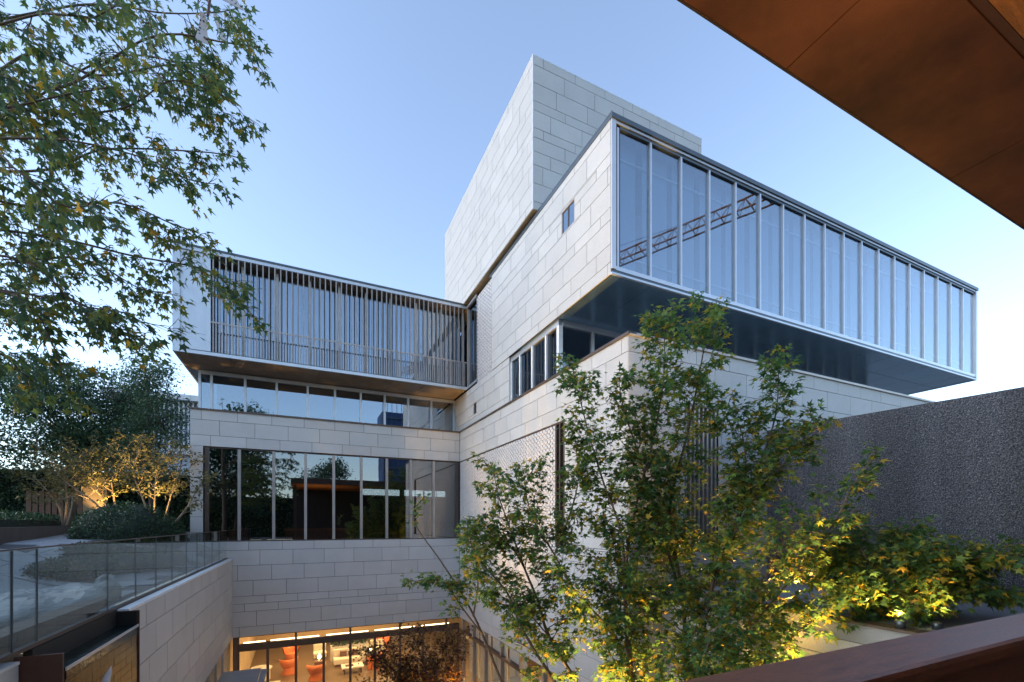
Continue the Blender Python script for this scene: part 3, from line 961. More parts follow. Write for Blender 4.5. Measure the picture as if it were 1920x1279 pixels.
# ------------------------------------------------------------------ lit lobby under the building
lob = MB()
lob.box((-2.7, 21.4, BOT + 0.02), (6.95, 32.5, BOT + 0.12)); lob.box((7.3, 6.0, BOT + 0.02), (14.5, 32.5, BOT + 0.12)); lob.box((-9, 8.9, BOT + 0.02), (-2.9, 21.0, BOT + 0.12))
lob.build('lobby_ceiling', 'lobby_ceiling', B, (2, 25, BOT))
for lo_, hi_ in (((-2.9, 32.4, -8.06), (14.5, 32.6, BOT + 0.02)), ((14.3, 6, -8.06), (14.5, 32.4, BOT + 0.02)), ((-2.95, 21.4, -8.06), (-2.75, 32.4, BOT + 0.02)), ((-9.2, 8.9, -8.06), (-9, 21, BOT + 0.02))):
    bx('lobby_wall', 'lobby_wall', B, lo_, hi_)
bx('lobby_floor', 'lobby_floor', B, (-2.74, 21.1, -8.058), (14.2, 32.3, -8.0))
bx('lobby_floor', 'lobby_floor', B, (7.0, 6.1, -8.058), (14.2, 21.08, -8.0))
PX = [-2.441, -1.376, -0.317, 0.772, 1.871, 2.929, 4.06, 5.142, 6.3, 6.9]
lg = MB().box((-2.6, 21.06, -5.10), (6.95, 21.26, -4.93)).box((-2.6, 21.05, BOT - 0.03), (6.95, 21.3, BOT - 0.002)).build('lobby_glazing', 'bronze', B, (2, 21.1, -8))
piece('corner_column', 'bronze', lg, (-2.61, 21.04, -8.0), (-2.44, 21.3, -4.64))
for i, xx in enumerate(PX):
    piece('mullion', 'bronze', lg, (xx - 0.05, 21.08, -8.0), (xx + 0.05, 21.22, -5.10))
    if i % 2 == 0:
        piece('mullion', 'bronze', lg, (xx - 0.045, 21.09, -4.93), (xx + 0.045, 21.21, BOT - 0.03))
for a, b in zip(PX[:-1], PX[1:]):
    piece('pane', 'glass_lobby', lg, (a + 0.05, 21.14, -7.95), (b - 0.05, 21.15, -5.1))
    piece('door_rail', 'bronze', lg, (a + 0.05, 21.10, -5.22), (b - 0.05, 21.20, -5.101))
lg2 = MB().box((6.98, 6.2, -5.32), (7.16, 20.9, -5.20)).box((6.98, 6.2, BOT - 0.03), (7.2, 20.9, BOT - 0.002)).build('side_lobby_glazing', 'bronze', B, (7.1, 14, -8))
YB = [20.8, 19.30, 17.82, 16.10, 14.36, 12.66, 11.0, 9.3, 7.6, 6.3]
for yy in YB:
    piece('mullion', 'bronze_pale', lg2, (7.0, yy - 0.06, -8.0), (7.15, yy + 0.06, BOT - 0.03))
for a, b in zip(YB[1:], YB[:-1]):
    piece('pane', 'glass_lobby', lg2, (7.07, a + 0.06, -7.95), (7.08, b - 0.06, -5.32))
    piece('roller_blind', 'sofa_cloth', lg2, (7.35, a + 0.1, -7.2), (7.36, b - 0.1, BOT - 0.05)) if int(a) % 3 else None


def area(name, loc, sx_, sy_, power, color, rot=(0, 0, 0)):
    d = bpy.data.lights.new(name, 'AREA')
    d.shape = 'RECTANGLE'; d.size = sx_; d.size_y = sy_; d.energy = power; d.color = color
    o = bpy.data.objects.new(name, d); o.location = loc; o.rotation_euler = rot
    COL.objects.link(o)
    return o


WARM = (1.0, 0.62, 0.28)
for (x, y) in ((0.0, 24.0), (4.0, 24.0), (0.0, 28.5), (4.0, 28.5)):
    bx('ceiling_lamp', 'lamp_strip', B, (x - 0.6, y - 0.06, BOT - 0.02), (x + 0.6, y + 0.06, BOT + 0.018))
    area('lobby_light', (x, y, BOT - 0.06), 2.2, 1.2, 85, WARM)
for y in (18.5, 14.5, 10.5):
    bx('ceiling_lamp', 'lamp_strip', B, (9.0, y - 0.6, BOT - 0.02), (9.12, y + 0.6, BOT + 0.018))
    area('lobby_light', (9.1, y, BOT - 0.06), 1.2, 2.2, 170, (1.0, 0.70, 0.42))
area('lobby_light', (-5.0, 17.5, BOT - 0.06), 1.5, 3.0, 60, WARM)
for x0, x1 in ((-2.3, -1.5), (-1.3, 0.6), (0.9, 2.7), (3.0, 4.9), (5.1, 6.6)):
    piece('cove_light', 'lamp_strip', lg, (x0, 21.62, -5.02), (x1, 21.66, -4.97))

# furniture in the lobby
FZ = -8.0


def tub_chair(x, y, rot, label):
    t = thing('armchair', label, 'armchair', (x, y, FZ), 'orange leather tub armchairs in the lobby')
    MB().lathe([(0.0, FZ + 0.0), (0.37, FZ + 0.0), (0.36, FZ + 0.05), (0.27, FZ + 0.24), (0.33, FZ + 0.40), (0.0, FZ + 0.40)], x, y, 20).build('base', 'orange_leather', t, (x, y, FZ), True)
    MB().lathe([(0.0, FZ + 0.405), (0.30, FZ + 0.405), (0.33, FZ + 0.43), (0.30, FZ + 0.47), (0.0, FZ + 0.48)], x, y, 20).build('seat', 'orange_leather', t, (x, y, FZ + 0.4), True)
    MB().lathe([(0.335, FZ + 0.38), (0.42, FZ + 0.60), (0.47, FZ + 0.82), (0.42, FZ + 0.83), (0.36, FZ + 0.60), (0.30, FZ + 0.42)], x, y, 18, rot - 1.75, rot + 1.75).build('backrest', 'orange_leather', t, (x, y, FZ + 0.4), True)


def sofa(x0, x1, y0, y1, label, back):
    t = thing('sofa', label, 'sofa', ((x0 + x1) / 2, (y0 + y1) / 2, FZ), 'cream sofas in the lobby')
    bx('seat', 'sofa_cloth', t, (x0, y0, FZ + 0.12), (x1, y1, FZ + 0.42), 0.04)
    bx('plinth', 'cushion', t, (x0 + 0.08, y0 + 0.08, FZ + 0.0), (x1 - 0.08, y1 - 0.08, FZ + 0.12))
    if back == 'n':
        bx('backrest', 'sofa_cloth', t, (x0, y1 - 0.22, FZ + 0.421), (x1, y1, FZ + 0.80), 0.04)
    elif back == 'e':
        bx('backrest', 'sofa_cloth', t, (x1 - 0.22, y0, FZ + 0.421), (x1, y1, FZ + 0.80), 0.04)
    else:
        bx('backrest', 'sofa_cloth', t, (x0, y0, FZ + 0.421), (x0 + 0.22, y1, FZ + 0.80), 0.04)
    return t


tub_chair(-0.70, 29.0, 1.6, 'orange leather tub armchair, rear one of the facing pair')
tub_chair(-0.75, 26.6, -1.4, 'orange leather tub armchair seen from behind, front one of the facing pair')
tub_chair(0.55, 25.0, -1.2, 'orange tub armchair in front of the glowing glass lamp')
tub_chair(4.6, 29.3, 1.8, 'orange tub armchair beside the wall, right of the cream sofas')
tub_chair(3.5, 25.6, -0.9, 'orange tub armchair half hidden by the dark red maple')
s1 = sofa(1.5, 3.2, 26.6, 27.5, 'long cream sofa below the lit planter', 'n')
for xx in (1.85, 2.45):
    bx('cushion', 'cushion', s1, (xx, 27.1, FZ + 0.43), (xx + 0.35, 27.25, FZ + 0.70))
sofa(0.5, 1.2, 28.4, 29.3, 'cream armchair sofa behind the glowing glass lamp', 'n')
sofa(3.7, 4.5, 27.9, 28.8, 'cream armchair sofa right of the planter', 'n')
pl = thing('planter', 'long planter box of leafy greenery behind the cream sofa', 'planter', (2.3, 28.0, FZ))
bx('box', 'white_lacquer', pl, (1.4, 27.8, FZ), (3.5, 28.3, FZ + 0.85))
rg = np.random.default_rng(5)
n_ = 700
pp = np.stack([rg.uniform(1.42, 3.48, n_), rg.uniform(27.82, 28.28, n_), rg.uniform(FZ + 0.85, FZ + 1.35, n_)], 1)
leaf_cloud('foliage', 'leaf_box', pl, (2.3, 28.0, FZ + 0.85), pp, rg.normal(size=(n_, 3)) + [0, -.3, .3], rg.normal(size=(n_, 3)) + [0, -1, 1], rg.uniform(.1, .18, n_), OVAL)
tb = thing('side_table', 'white round drum table by the left end of the lobby', 'table', (-2.0, 26.2, FZ))
MB().lathe([(0, FZ), (0.42, FZ), (0.42, FZ + 0.55), (0, FZ + 0.55)], -2.0, 26.2, 24).build('drum', 'white_lacquer', tb, (-2, 26.2, FZ))
MB().lathe([(0, FZ + 0.551), (0.5, FZ + 0.551), (0.5, FZ + 0.60), (0, FZ + 0.60)], -2.0, 26.2, 24).build('top', 'white_lacquer', tb, (-2, 26.2, FZ + .55))
ct = thing('coffee_table', 'low pale coffee table with trays in front of the long sofa', 'table', (2.3, 25.4, FZ))
bx('top', 'white_lacquer', ct, (1.8, 25.0, FZ + 0.32), (2.9, 25.8, FZ + 0.38))
for (a, b) in ((1.9, 25.1), (2.75, 25.1), (1.9, 25.7), (2.75, 25.7)):
    piece('leg', 'cushion', ct, (a, b, FZ), (a + 0.05, b + 0.05, FZ + 0.32))
tr = thing('tray', 'dark tray lying on the low coffee table', 'tray', (2.2, 25.4, FZ + .38))
bx('plate', 'cushion', tr, (2.0, 25.25, FZ + 0.381), (2.4, 25.55, FZ + 0.40))
bx('rim', 'cushion', tr, (2.0, 25.23, FZ + 0.381), (2.4, 25.249, FZ + 0.43))
tag(bx('rug', 'rug', None, (-2.2, 21.6, FZ + 0.002), (-1.1, 25.6, FZ + 0.014)), 'pale rug runner inside the glazed lobby doors', 'rug')
for i, (x, y, lb_) in enumerate(((0.75, 26.6, 'glowing glass lantern lamp between orange armchair and cream sofa'), (3.45, 26.6, 'glowing glass lantern lamp right of the long cream sofa'))):
    t = thing('table_lamp', lb_, 'lamp', (x, y, FZ), 'glowing lantern lamps in the lobby')
    bx('stand', 'cushion', t, (x - 0.25, y - 0.25, FZ), (x + 0.25, y + 0.25, FZ + 0.5))
    MB().lathe([(0.05, FZ + 0.5), (0.17, FZ + 0.6), (0.19, FZ + 0.8), (0.08, FZ + 1.02), (0.05, FZ + 1.1)], x, y, 16).build('shade', 'glass_clear', t, (x, y, FZ + .5), True)
    MB().lathe([(0.0, FZ + 0.58), (0.07, FZ + 0.64), (0.07, FZ + 0.78), (0.0, FZ + 0.84)], x, y, 12).build('bulb', 'lamp_glow', t, (x, y, FZ + .6), True)

# ------------------------------------------------------------------ courtyard wall, balustrade, water basin
WX = -2.62
cwall = thing('courtyard_wall', 'long limestone retaining wall dropping into the sunken courtyard', 'wall', (WX, 15, BOT))
cb = MB().box((-3.0, 9.32, BOT), (WX - 0.035, 20.99, -1.45)).build('wall_core', 'joint', cwall, (WX, 15, BOT))
panels(cb, 'y', WX, 9.36, 20.99, -1.45, [0.42, 0.62, 0.62, 0.62, 0.50, 0.37], off=(0.7, 0.2, 0.85, 0.45, 0.1, 0.6), sgn=1)
bx('coping', 'white_bar', cwall, (-2.76, 9.30, -1.449), (WX + 0.012, 20.985, -1.40))
for yy in (20.3, 18.9, 17.5, 16.1, 14.7):
    piece('mullion', 'bronze_pale', cwall, (WX - 0.2, yy - 0.05, -8.0), (WX - 0.08, yy + 0.05, BOT - 0.002))

bal = thing('glass_balustrade', 'frameless glass balustrade running along the garden terrace edge', 'balustrade', (-2.8, 13, -1.4))
bx('base_rail', 'bronze', bal, (-2.84, 5.2, -1.405), (-2.778, 20.98, -1.36))
YG = [5.25, 7.0, 9.05, 10.34, 11.57, 12.82, 14.23, 15.52, 16.6, 17.83, 19.2, 20.9]
for a, b in zip(YG[:-1], YG[1:]):
    piece('glass_pane', 'glass_clear', bal, (-2.812, a + 0.008, -1.359), (-2.800, b - 0.008, -0.285))
    piece('joint_clip', 'aluminium_dark', bal, (-2.815, a - 0.006, -1.359), (-2.797, a + 0.006, -0.29))
piece('cap_rail', 'bronze', bal, (-2.822, 5.2, -0.284), (-2.79, 20.9, -0.268))
piece('post', 'aluminium_dark', bal, (-2.815, 6.50, -1.36), (-2.795, 6.515, -0.29))

bas = thing('water_basin', 'narrow dark water channel with spill edge over a wet bronze tile wall', 'basin', (-2.6, 7.7, -1.75))
bx('trough', 'black_stone', bas, (-2.76, 6.8, -2.1), (-2.5, 9.28, -1.86))
bx('end_plate', 'rust_steel', bas, (-2.76, 9.281, -8.0), (-2.47, 9.30, -1.43))
bx('end_lining', 'black_stone', bas, (-2.76, 9.262, -1.86), (-2.50, 9.28, -1.44))
bx('back_lining', 'black_stone', bas, (-2.84, 6.8, -1.86), (-2.761, 9.26, -1.41))
fw_ = MB().box((-2.515, 6.8, -8.0), (-2.50, 9.28, -1.70)).build('spill_wall', 'brown_stone', bas, (-2.5, 7.6, -8))
z = -1.705
while z > -4.2:
    y = 6.82
    while y < 9.2:
        piece('tile', 'wet_bronze_tile', fw_, (-2.499, y, z - 0.115), (-2.488 + random.uniform(-.002, .002), min(y + 0.235, 9.27), z))
        y += 0.24
    z -= 0.12
bx('spill_lip_highlight', 'aluminium', bas, (-2.4855, 6.8, -1.69), (-2.472, 9.27, -1.652))  # pale strip added as the bright highlight along the wet spill edge
tag(bx('water', 'dark_water', None, (-2.76, 6.82, -1.80), (-2.486, 9.26, -1.655)), kind='structure')
pr = thing('stone_pier', 'low stone kerb wall with brown steel end plate beside the water channel', 'pier', (-2.8, 5.5, -2.5))
bx('kerb', 'limestone', pr, (-3.2, 3.4, -4.0), (-2.85, 6.74, -1.55))
bx('kerb_coping', 'white_bar', pr, (-3.22, 3.4, -1.549), (-2.84, 6.74, -1.515))
bx('end_plate', 'rust_steel', pr, (-2.9, 6.76, -4.0), (-2.69, 6.785, -1.475))
bx('end_plate', 'rust_steel', pr, (-2.689, 6.75, -4.0), (-2.49, 6.785, -1.475))
# pale sculpture tip rising by the spill wall
m = MB()
for i in range(9):
    t = i / 8
    w = 0.10 * (1 - t) ** 0.6 + 0.004
    cx_ = -2.28 + 0.13 * t * t; cy_ = 7.0 + 0.05 * t; cz_ = -2.55 + 0.80 * t
    for k in range(8):
        a = 2 * math.pi * k / 8
        m.v.append((cx_ + w * math.cos(a), cy_ + 0.35 * w * math.sin(a), cz_))
for i in range(8):
    for k in range(8):
        m.f.append((i * 8 + k, i * 8 + (k + 1) % 8, (i + 1) * 8 + (k + 1) % 8, (i + 1) * 8 + k))
tag(m.build('sculpture', 'porcelain', None, (-2.28, 7.0, -2.55), True), 'pale pointed fin sculpture tip in front of the wet tiles', 'sculpture')
cn = thing('entrance_canopy', 'flat blue-grey metal canopy against the courtyard wall', 'canopy', (-1.9, 17.5, -5.2))
bx('roof_plate', 'canopy_metal', cn, (WX + 0.02, 15.6, -5.28), (-1.42, 18.4, -5.2))
bx('gutter', 'canopy_metal', cn, (-1.40, 15.6, -5.34), (-1.22, 18.4, -5.25))
bx('bracket', 'bronze', cn, (WX + 0.01, 18.2, -5.6), (-1.6, 18.3, -5.281))

# ------------------------------------------------------------------ dark granite wall and terrace at the right
dw = thing('dark_wall', 'tall rough dark granite garden wall', 'wall', (12.3, 5.0, -1.6))
A_ = Vector((11.86, 8.36)); D_ = Vector((0.139, -0.990)); N_ = Vector((0.990, 0.139))
E_ = A_ + D_ * 14
k = 0.0
while k < 13.9:
    a0, a1 = A_ + D_ * (k + 0.002), A_ + D_ * (min(14, k + 0.92) - 0.002)
    e = N_ * random.uniform(-0.006, 0.006)
    m = MB()
    q = [a0 + e, a1 + e, a1 + N_ * 0.45, a0 + N_ * 0.45]
    m.v += [(p.x, p.y, -1.6) for p in q] + [(p.x, p.y, 2.63) for p in q]
    m.f += BOXF
    m.build('wall_panel', 'dark_granite', dw, (a0.x, a0.y, -1.6))
    k += 0.92
m = MB()
q = [A_ - N_ * 0.04, E_ - N_ * 0.04, E_ - N_ * 0.004, A_ - N_ * 0.004]
m.v += [(p.x, p.y, -0.60) for p in q] + [(p.x, p.y, -0.56) for p in q]
m.f += BOXF
m.build('trim_rail', 'rust_steel', dw, (12.2, 5, -0.6))
tag(MB().box((8.0, 1.2, -1.9), (14.0, 8.38, -1.6)).build('planting_terrace', 'paving'), kind='structure')
rwl = thing('retaining_wall', 'warm-lit limestone retaining wall below the planting terrace', 'wall', (8.0, 4, -8))
rb = MB().box((8.01, 1.2, -8.0), (8.3, 8.38, -1.91)).build('wall_core', 'joint', rwl, (8, 4, -8))
panels(rb, 'y', 7.975, 1.2, 8.38, -1.90, [0.3] + [0.62] * 9, off=(0.3, 0.8, 0.55), hidden=True)
bx('coping', 'bronze', rwl, (7.93, 1.2, -1.599), (8.25, 8.38, -1.56))

# ------------------------------------------------------------------ the viewing pavilion: eave, ceiling, railing
pv = thing('viewing_pavilion', 'timber and copper pavilion eave overhead at the upper right', 'pavilion', (6, -2, -1.6))
EZ = 3.30
ev = bx('roof_slab', 'bronze', pv, (-1.0, -6.0, EZ + 0.03), (16, 2.085, EZ + 0.42))
jx = [-1.0, 0.35, 3.17, 5.6, 8.0, 10.4, 12.8, 16.0]
for a, b in zip(jx[:-1], jx[1:]):
    piece('eave_panel', 'copper_eave', ev, (a + 0.005, 1.335, EZ), (b - 0.005, 2.09, EZ + 0.028))
piece('eave_edge', 'bronze', ev, (-1.0, 2.0905, EZ - 0.004), (16, 2.105, EZ + 0.42))
piece('ceiling_groove', 'cushion', ev, (-1.0, 1.285, EZ + 0.01), (16, 1.33, EZ + 0.028))
y = 1.28
while y > -5.9:
    piece('ceiling_plank', 'timber_ceiling', ev, (-1.0, y - 0.145, EZ), (16, y - 0.003, EZ + 0.028))
    y -= 0.148
bx('rear_wall', 'dark_room', pv, (-1.0, -6.0, -1.6), (16, -5.8, EZ))
bx('floor_deck', 'timber_rail', pv, (-3.0, -6.0, -1.75), (16, 0.95, -1.6))
for x in (-0.8, 15.7):
    piece('column', 'bronze', pv, (x, 0.2, -1.6), (x + 0.2, 0.4, EZ))
area('pavilion_light', (1.2, -0.3, 0.6), 0.6, 0.6, 32, (1.0, 0.62, 0.30), (R(180), 0, 0))
rl = thing('timber_railing', 'reddish brown timber balcony railing with broad flat handrail', 'railing', (5, 0.8, -1.6))
MB().box((-1.5, 0.65, -0.462), (15.9, 0.86, -0.40)).build('handrail', 'timber_rail', rl, (5, 0.8, -0.46), bevel=0.018)
bx('under_rail', 'timber_rail', rl, (-1.5, 0.685, -0.60), (15.9, 0.80, -0.463), 0.006)
bx('bottom_rail', 'timber_rail', rl, (-1.5, 0.74, -1.52), (15.9, 0.80, -1.44))
x = -1.4
while x < 15.8:
    piece('baluster', 'timber_rail', rl, (x, 0.745, -1.44), (x + 0.045, 0.79, -0.601))
    x += 0.12

# ------------------------------------------------------------------ stone cladding realised
FWD = Vector((math.sin(R(25)), math.cos(R(25)), 0))


def shown(lo, hi):
    c = (Vector(lo) + Vector(hi)) / 2
    d = c.dot(FWD)
    if d < 1: return 0
    dx, dy, dz = (hi[i] - lo[i] for i in range(3))
    if dy < 0.05: ar = dx * dz * abs(c.y)
    else: ar = dy * dz * abs(c.x)
    return ar / d ** 3


bld = [s for s in STONES if s[0] is not cb and s[0] is not rb]
oth = [s for s in STONES if s[0] is cb]
cand = sorted([s for s in bld if not s[3]], key=lambda s: -shown(s[1], s[2]))
keep, rest = cand[:325], cand[325:] + [s for s in bld if s[3]]
for (p, lo, hi, hd) in keep + oth:
    piece('stone_panel', 'limestone', p, lo, hi)
by = {}
for (p, lo, hi, hd) in rest + [s for s in STONES if s[0] is rb]:
    by.setdefault(p.name, (p, MB()))[1].box(lo, hi)
for p, mb in by.values():
    o = mb.build('stone_cladding', 'limestone', p, tuple(ORG[p.name])); o['kind'] = 'stuff'
# ------------------------------------------------------------------ garden on the left terrace
def shell_points(rg, n, c, r, inner=0.55, zmin=-0.2):
    d = rg.normal(size=(n * 2, 3)); d /= np.linalg.norm(d, axis=1, keepdims=True)
    d = d[d[:, 2] > zmin][:n]
    k = rg.uniform(inner, 1.0, (len(d), 1)) ** 0.5
    return np.array(c) + d * np.array(r) * k, d


def blob(rg, c, r, nu=22, nv=12, rough=0.12, flat=0.0):
    m = MB()
    ph = rg.uniform(0, 6.28, 6)
    for j in range(nv + 1):
        v = math.pi * j / nv
        for i in range(nu):
            u = 2 * math.pi * i / nu
            d = (math.sin(v) * math.cos(u), math.sin(v) * math.sin(u), math.cos(v))
            k = 1 + rough * (math.sin(3 * u + ph[0]) * math.sin(2 * v + ph[1]) + 0.6 * math.sin(5 * u + ph[2] + 3 * v) + 0.4 * math.sin(9 * u + ph[3]) * math.sin(7 * v + ph[4]))
            m.v.append((c[0] + d[0] * r[0] * k, c[1] + d[1] * r[1] * k, c[2] + d[2] * r[2] * k))
    for j in range(nv):
        for i in range(nu):
            m.f.append((j * nu + i, j * nu + (i + 1) % nu, (j + 1) * nu + (i + 1) % nu, (j + 1) * nu + i)[::-1])
    return m


def bush(label, cat, parts, n, size, seed, name='clipped_bush'):
    rg = np.random.default_rng(seed)
    c0 = parts[0][0]
    t = thing(name, label, cat, (c0[0], c0[1], c0[2]))
    P_, D_ = [], []
    for (c, r) in parts:
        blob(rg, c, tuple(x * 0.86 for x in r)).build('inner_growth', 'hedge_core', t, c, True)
        p, d = shell_points(rg, int(n * r[0] * r[1]), c, r, 0.72, -0.25)
        bump = 1 + 0.05 * np.sin(p[:, :1] * 5 + seed) * np.sin(p[:, 1:2] * 4.3)
        P_.append(np.array(c) + (p - np.array(c)) * bump); D_.append(d)
    p = np.concatenate(P_); d = np.concatenate(D_)
    tip = d * 0.6 + rg.normal(size=d.shape) * 0.7
    leaf_cloud('foliage', 'leaf_box', t, c0, p, tip, d + rg.normal(size=d.shape) * 0.5, rg.uniform(0.6, 1.2, len(p)) * size, OVAL)
    return t


bush('large clipped dome bush on the garden terrace beside the stone facade', 'bush', [((-5.45, 19.2, -0.55), (1.5, 1.3, 1.28)), ((-4.6, 19.6, -0.6), (0.75, 0.8, 0.72))], 3200, 0.085, 11)
bush('low spreading ground-cover mound behind the glass balustrade', 'shrub',
     [((-5.0, 14.2, -1.15), (0.95, 1.5, 0.34)), ((-4.35, 16.5, -1.15), (1.05, 2.2, 0.44)), ((-5.3, 16.2, -0.95), (1.0, 1.5, 0.42))], 2600, 0.075, 12, 'ground_cover_shrub')
bush('small dark round shrub squeezed between dome bush and facade corner', 'shrub', [((-4.55, 20.55, -0.5), (0.5, 0.45, 0.75))], 4200, 0.08, 13, 'round_shrub')

rg = np.random.default_rng(21)
bm_ = blob(rg, (-3.85, 9.7, -1.33), (0.78, 1.75, 0.30), 40, 18, 0.07)
bm_.v = [(x, y, min(z, -1.12 + 0.05 * math.sin(5 * x + 3 * y) + 0.03 * math.sin(13 * y + 7 * x))) for x, y, z in bm_.v]
bo = tag(bm_.build('boulder', 'boulder', None, (-3.85, 9.7, -1.4)), 'broad flat-topped pale boulder lying behind the glass balustrade', 'boulder')
bm_ = blob(rg, (-3.22, 10.35, -1.22), (0.16, 0.30, 0.27), 18, 12, 0.16)
tag(bm_.build('boulder', 'boulder', None, (-3.22, 10.35, -1.4)), 'small upright pointed rock at the end of the flat boulder', 'boulder')
gk = thing('garden_kerb', 'low dark brown stone kerb between boulder and glass balustrade', 'kerb', (-3.1, 8, -1.5))
for k in range(2):
    y = 5.6 - 0.35 * k
    while y < 9.2:
        piece('kerb_stone', 'brown_stone', gk, (-3.24 + 0.03 * k, y + 0.005, -1.46 + 0.12 * k), (-2.95, y + 0.845, -1.345 + 0.12 * k))
        y += 0.85

# raised planter with clipped hedge along the path
A2, B2 = Vector((-6.5, 14.2)), Vector((-9.9, 28.0))
d2 = (B2 - A2).normalized(); n2 = Vector((-d2.y, d2.x))
A2 = A2 - d2 * 3
pw = thing('raised_planter', 'long low dark stone planter wall with clipped hedge beside the path', 'planter', (-8, 21, -0.5))
L2 = (B2 - A2).length; k = 0
s0 = 0.0
while s0 < L2 - 0.2:
    s1 = min(L2, s0 + 1.2)
    a, b = A2 + d2 * s0, A2 + d2 * s1
    m = MB()
    q = [a, b, b + n2 * 0.3, a + n2 * 0.3]
    m.v += [(p.x, p.y, gz(p.x, p.y) - 0.2) for p in q] + [(p.x, p.y, gz(a.x, a.y) * 0.35 + 0.08) for p in q]
    m.f += BOXF
    m.build('planter_stone', 'brown_stone', pw, (a.x, a.y, -0.5))
    s0 = s1 + 0.008
nh = 9000
u_ = rg.uniform(0, L2, nh); w_ = rg.uniform(0.32, 1.6, nh); zz = rg.uniform(0, 1, nh) ** 0.5
px_ = np.stack([A2.x + d2.x * u_ + n2.x * w_, A2.y + d2.y * u_ + n2.y * w_, -0.1 + 0.45 * zz + 0.04 * np.sin(u_ * 3)], 1)
leaf_cloud('hedge', 'leaf_box', pw, (-8, 21, 0), px_, rg.normal(size=(nh, 3)) + [0, 0, .6], rg.normal(size=(nh, 3)) + [0, 0, 1], rg.uniform(.06, .1, nh), OVAL)
m = MB(); q = [A2 + n2 * 0.35, B2 + n2 * 0.35, B2 + n2 * 1.55, A2 + n2 * 1.55]
m.v += [(p.x, p.y, -0.6) for p in q] + [(p.x, p.y, 0.12) for p in q]; m.f += BOXF
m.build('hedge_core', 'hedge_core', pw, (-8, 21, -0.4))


def uplight(loc, aim, power, label, size=1.2, blend=0.7, color=(1.0, 0.58, 0.17)):
    x, y, z = loc
    t = thing('garden_uplight', label, 'lamp', loc, 'warm garden uplights')
    MB().lathe([(0.0, z), (0.06, z), (0.07, z + 0.10), (0.05, z + 0.11), (0.05, z + 0.06), (0.0, z + 0.06)], x, y, 14).build('housing', 'aluminium_dark', t, loc, True)
    MB().lathe([(0.0, z + 0.065), (0.045, z + 0.065), (0.045, z + 0.07), (0.0, z + 0.07)], x, y, 14).build('lens', 'lamp_glow', t, loc)
    d = bpy.data.lights.new('uplight_beam', 'SPOT')
    d.energy = power; d.color = color; d.spot_size = size; d.spot_blend = blend; d.shadow_soft_size = 0.05
    o = bpy.data.objects.new('uplight_beam', d)
    o.rotation_euler = (-Vector(aim)).normalized().to_track_quat('Z', 'Y').to_euler()
    o.location = (x, y, z + 0.13)
    COL.objects.link(o)


# multi-stemmed garden trees with uplights
def garden_tree(label, stems, seed, r=0.05, **kw):
    T = Tree(seed)
    b = stems[0][0]
    t = thing('garden_tree', label, 'tree', (b[0], b[1], gz(b[0], b[1])), 'small multi-stem garden trees')
    for s_ in stems:
        a = dict(leaf_from=0.42, every=0.11, blen=1.25, lsize=0.15, lstep=0.03, up=0.35, droop=0.15, twigs=2, taper=0.25, lspread=0.12, n=6)
        a.update(kw)
        st = [(s_[0][0], s_[0][1], gz(s_[0][0], s_[0][1]) - 0.05)] + list(s_[1:])
        T.stem(st, r, 0.014, **a)
    T.finish(t, 'bark_pale', 'leaf_myrtle', OVAL)


garden_tree('spreading multi-stem tree with uplit golden leaves behind the dome bush', [
    [(-6.84, 23.05, -0.39), (-7.13, 23.19, 0.47), (-7.92, 23.55, 2.2), (-8.21, 23.69, 2.7), (-7.82, 23.51, 3.0)],
    [(-6.92, 23.42, -0.39), (-7.06, 23.48, 0.92), (-7.15, 23.53, 1.8), (-6.66, 23.3, 2.7), (-6.56, 23.25, 3.2)],
    [(-6.73, 22.56, -0.38), (-7.26, 22.81, 0.57), (-8.6, 23.43, 1.73), (-8.98, 23.61, 2.3)]], 31, blen=1.55)
garden_tree('multi-stem tree leaning over the corner of the stone facade', [
    [(-5.17, 21.17, -0.37), (-5.17, 21.17, 0.65), (-5.08, 21.13, 2.08), (-4.8, 21.0, 2.5), (-4.53, 20.82, 2.8)],
    [(-5.26, 21.54, -0.37), (-5.64, 21.72, 0.87), (-6.01, 21.89, 2.0), (-5.79, 21.79, 2.9)],
    [(-4.87, 20.59, -0.46), (-4.06, 20.21, 0.44), (-3.72, 19.96, 1.03), (-3.4, 19.75, 1.6)],
    [(-4.99, 21.08, -0.37), (-4.53, 20.82, 1.26), (-4.27, 20.61, 2.0), (-4.2, 20.57, 2.6)]], 32, blen=1.0)
garden_tree('shadowed multi-stem tree farther along the path', [
    [(-9.28, 25.29, -0.41), (-9.49, 25.39, 0.73), (-10.31, 25.77, 1.86), (-10.93, 26.06, 2.32)],
    [(-9.32, 25.31, -0.41), (-9.18, 25.24, 0.96), (-9.28, 25.29, 2.09), (-9.8, 25.53, 2.8)]], 33)
uplight((-6.75, 22.7, gz(-6.75, 22.7)), (-0.15, 0.05, 1), 800, 'warm uplight at the foot of the golden multi-stem tree')
uplight((-5.35, 20.95, gz(-5.35, 20.95)), (0.12, 0.0, 1), 560, 'warm uplight at the foot of the tree by the facade corner')
uplight((-9.6, 30.3, -0.25), (-0.1, 0.25, 1), 160, 'warm uplight in front of the pale garden wall', 1.4)
uplight((-8.7, 24.6, gz(-8.7, 24.6)), (-0.3, 0.2, 1), 25, 'warm uplight low among plants beside the path', 1.4)


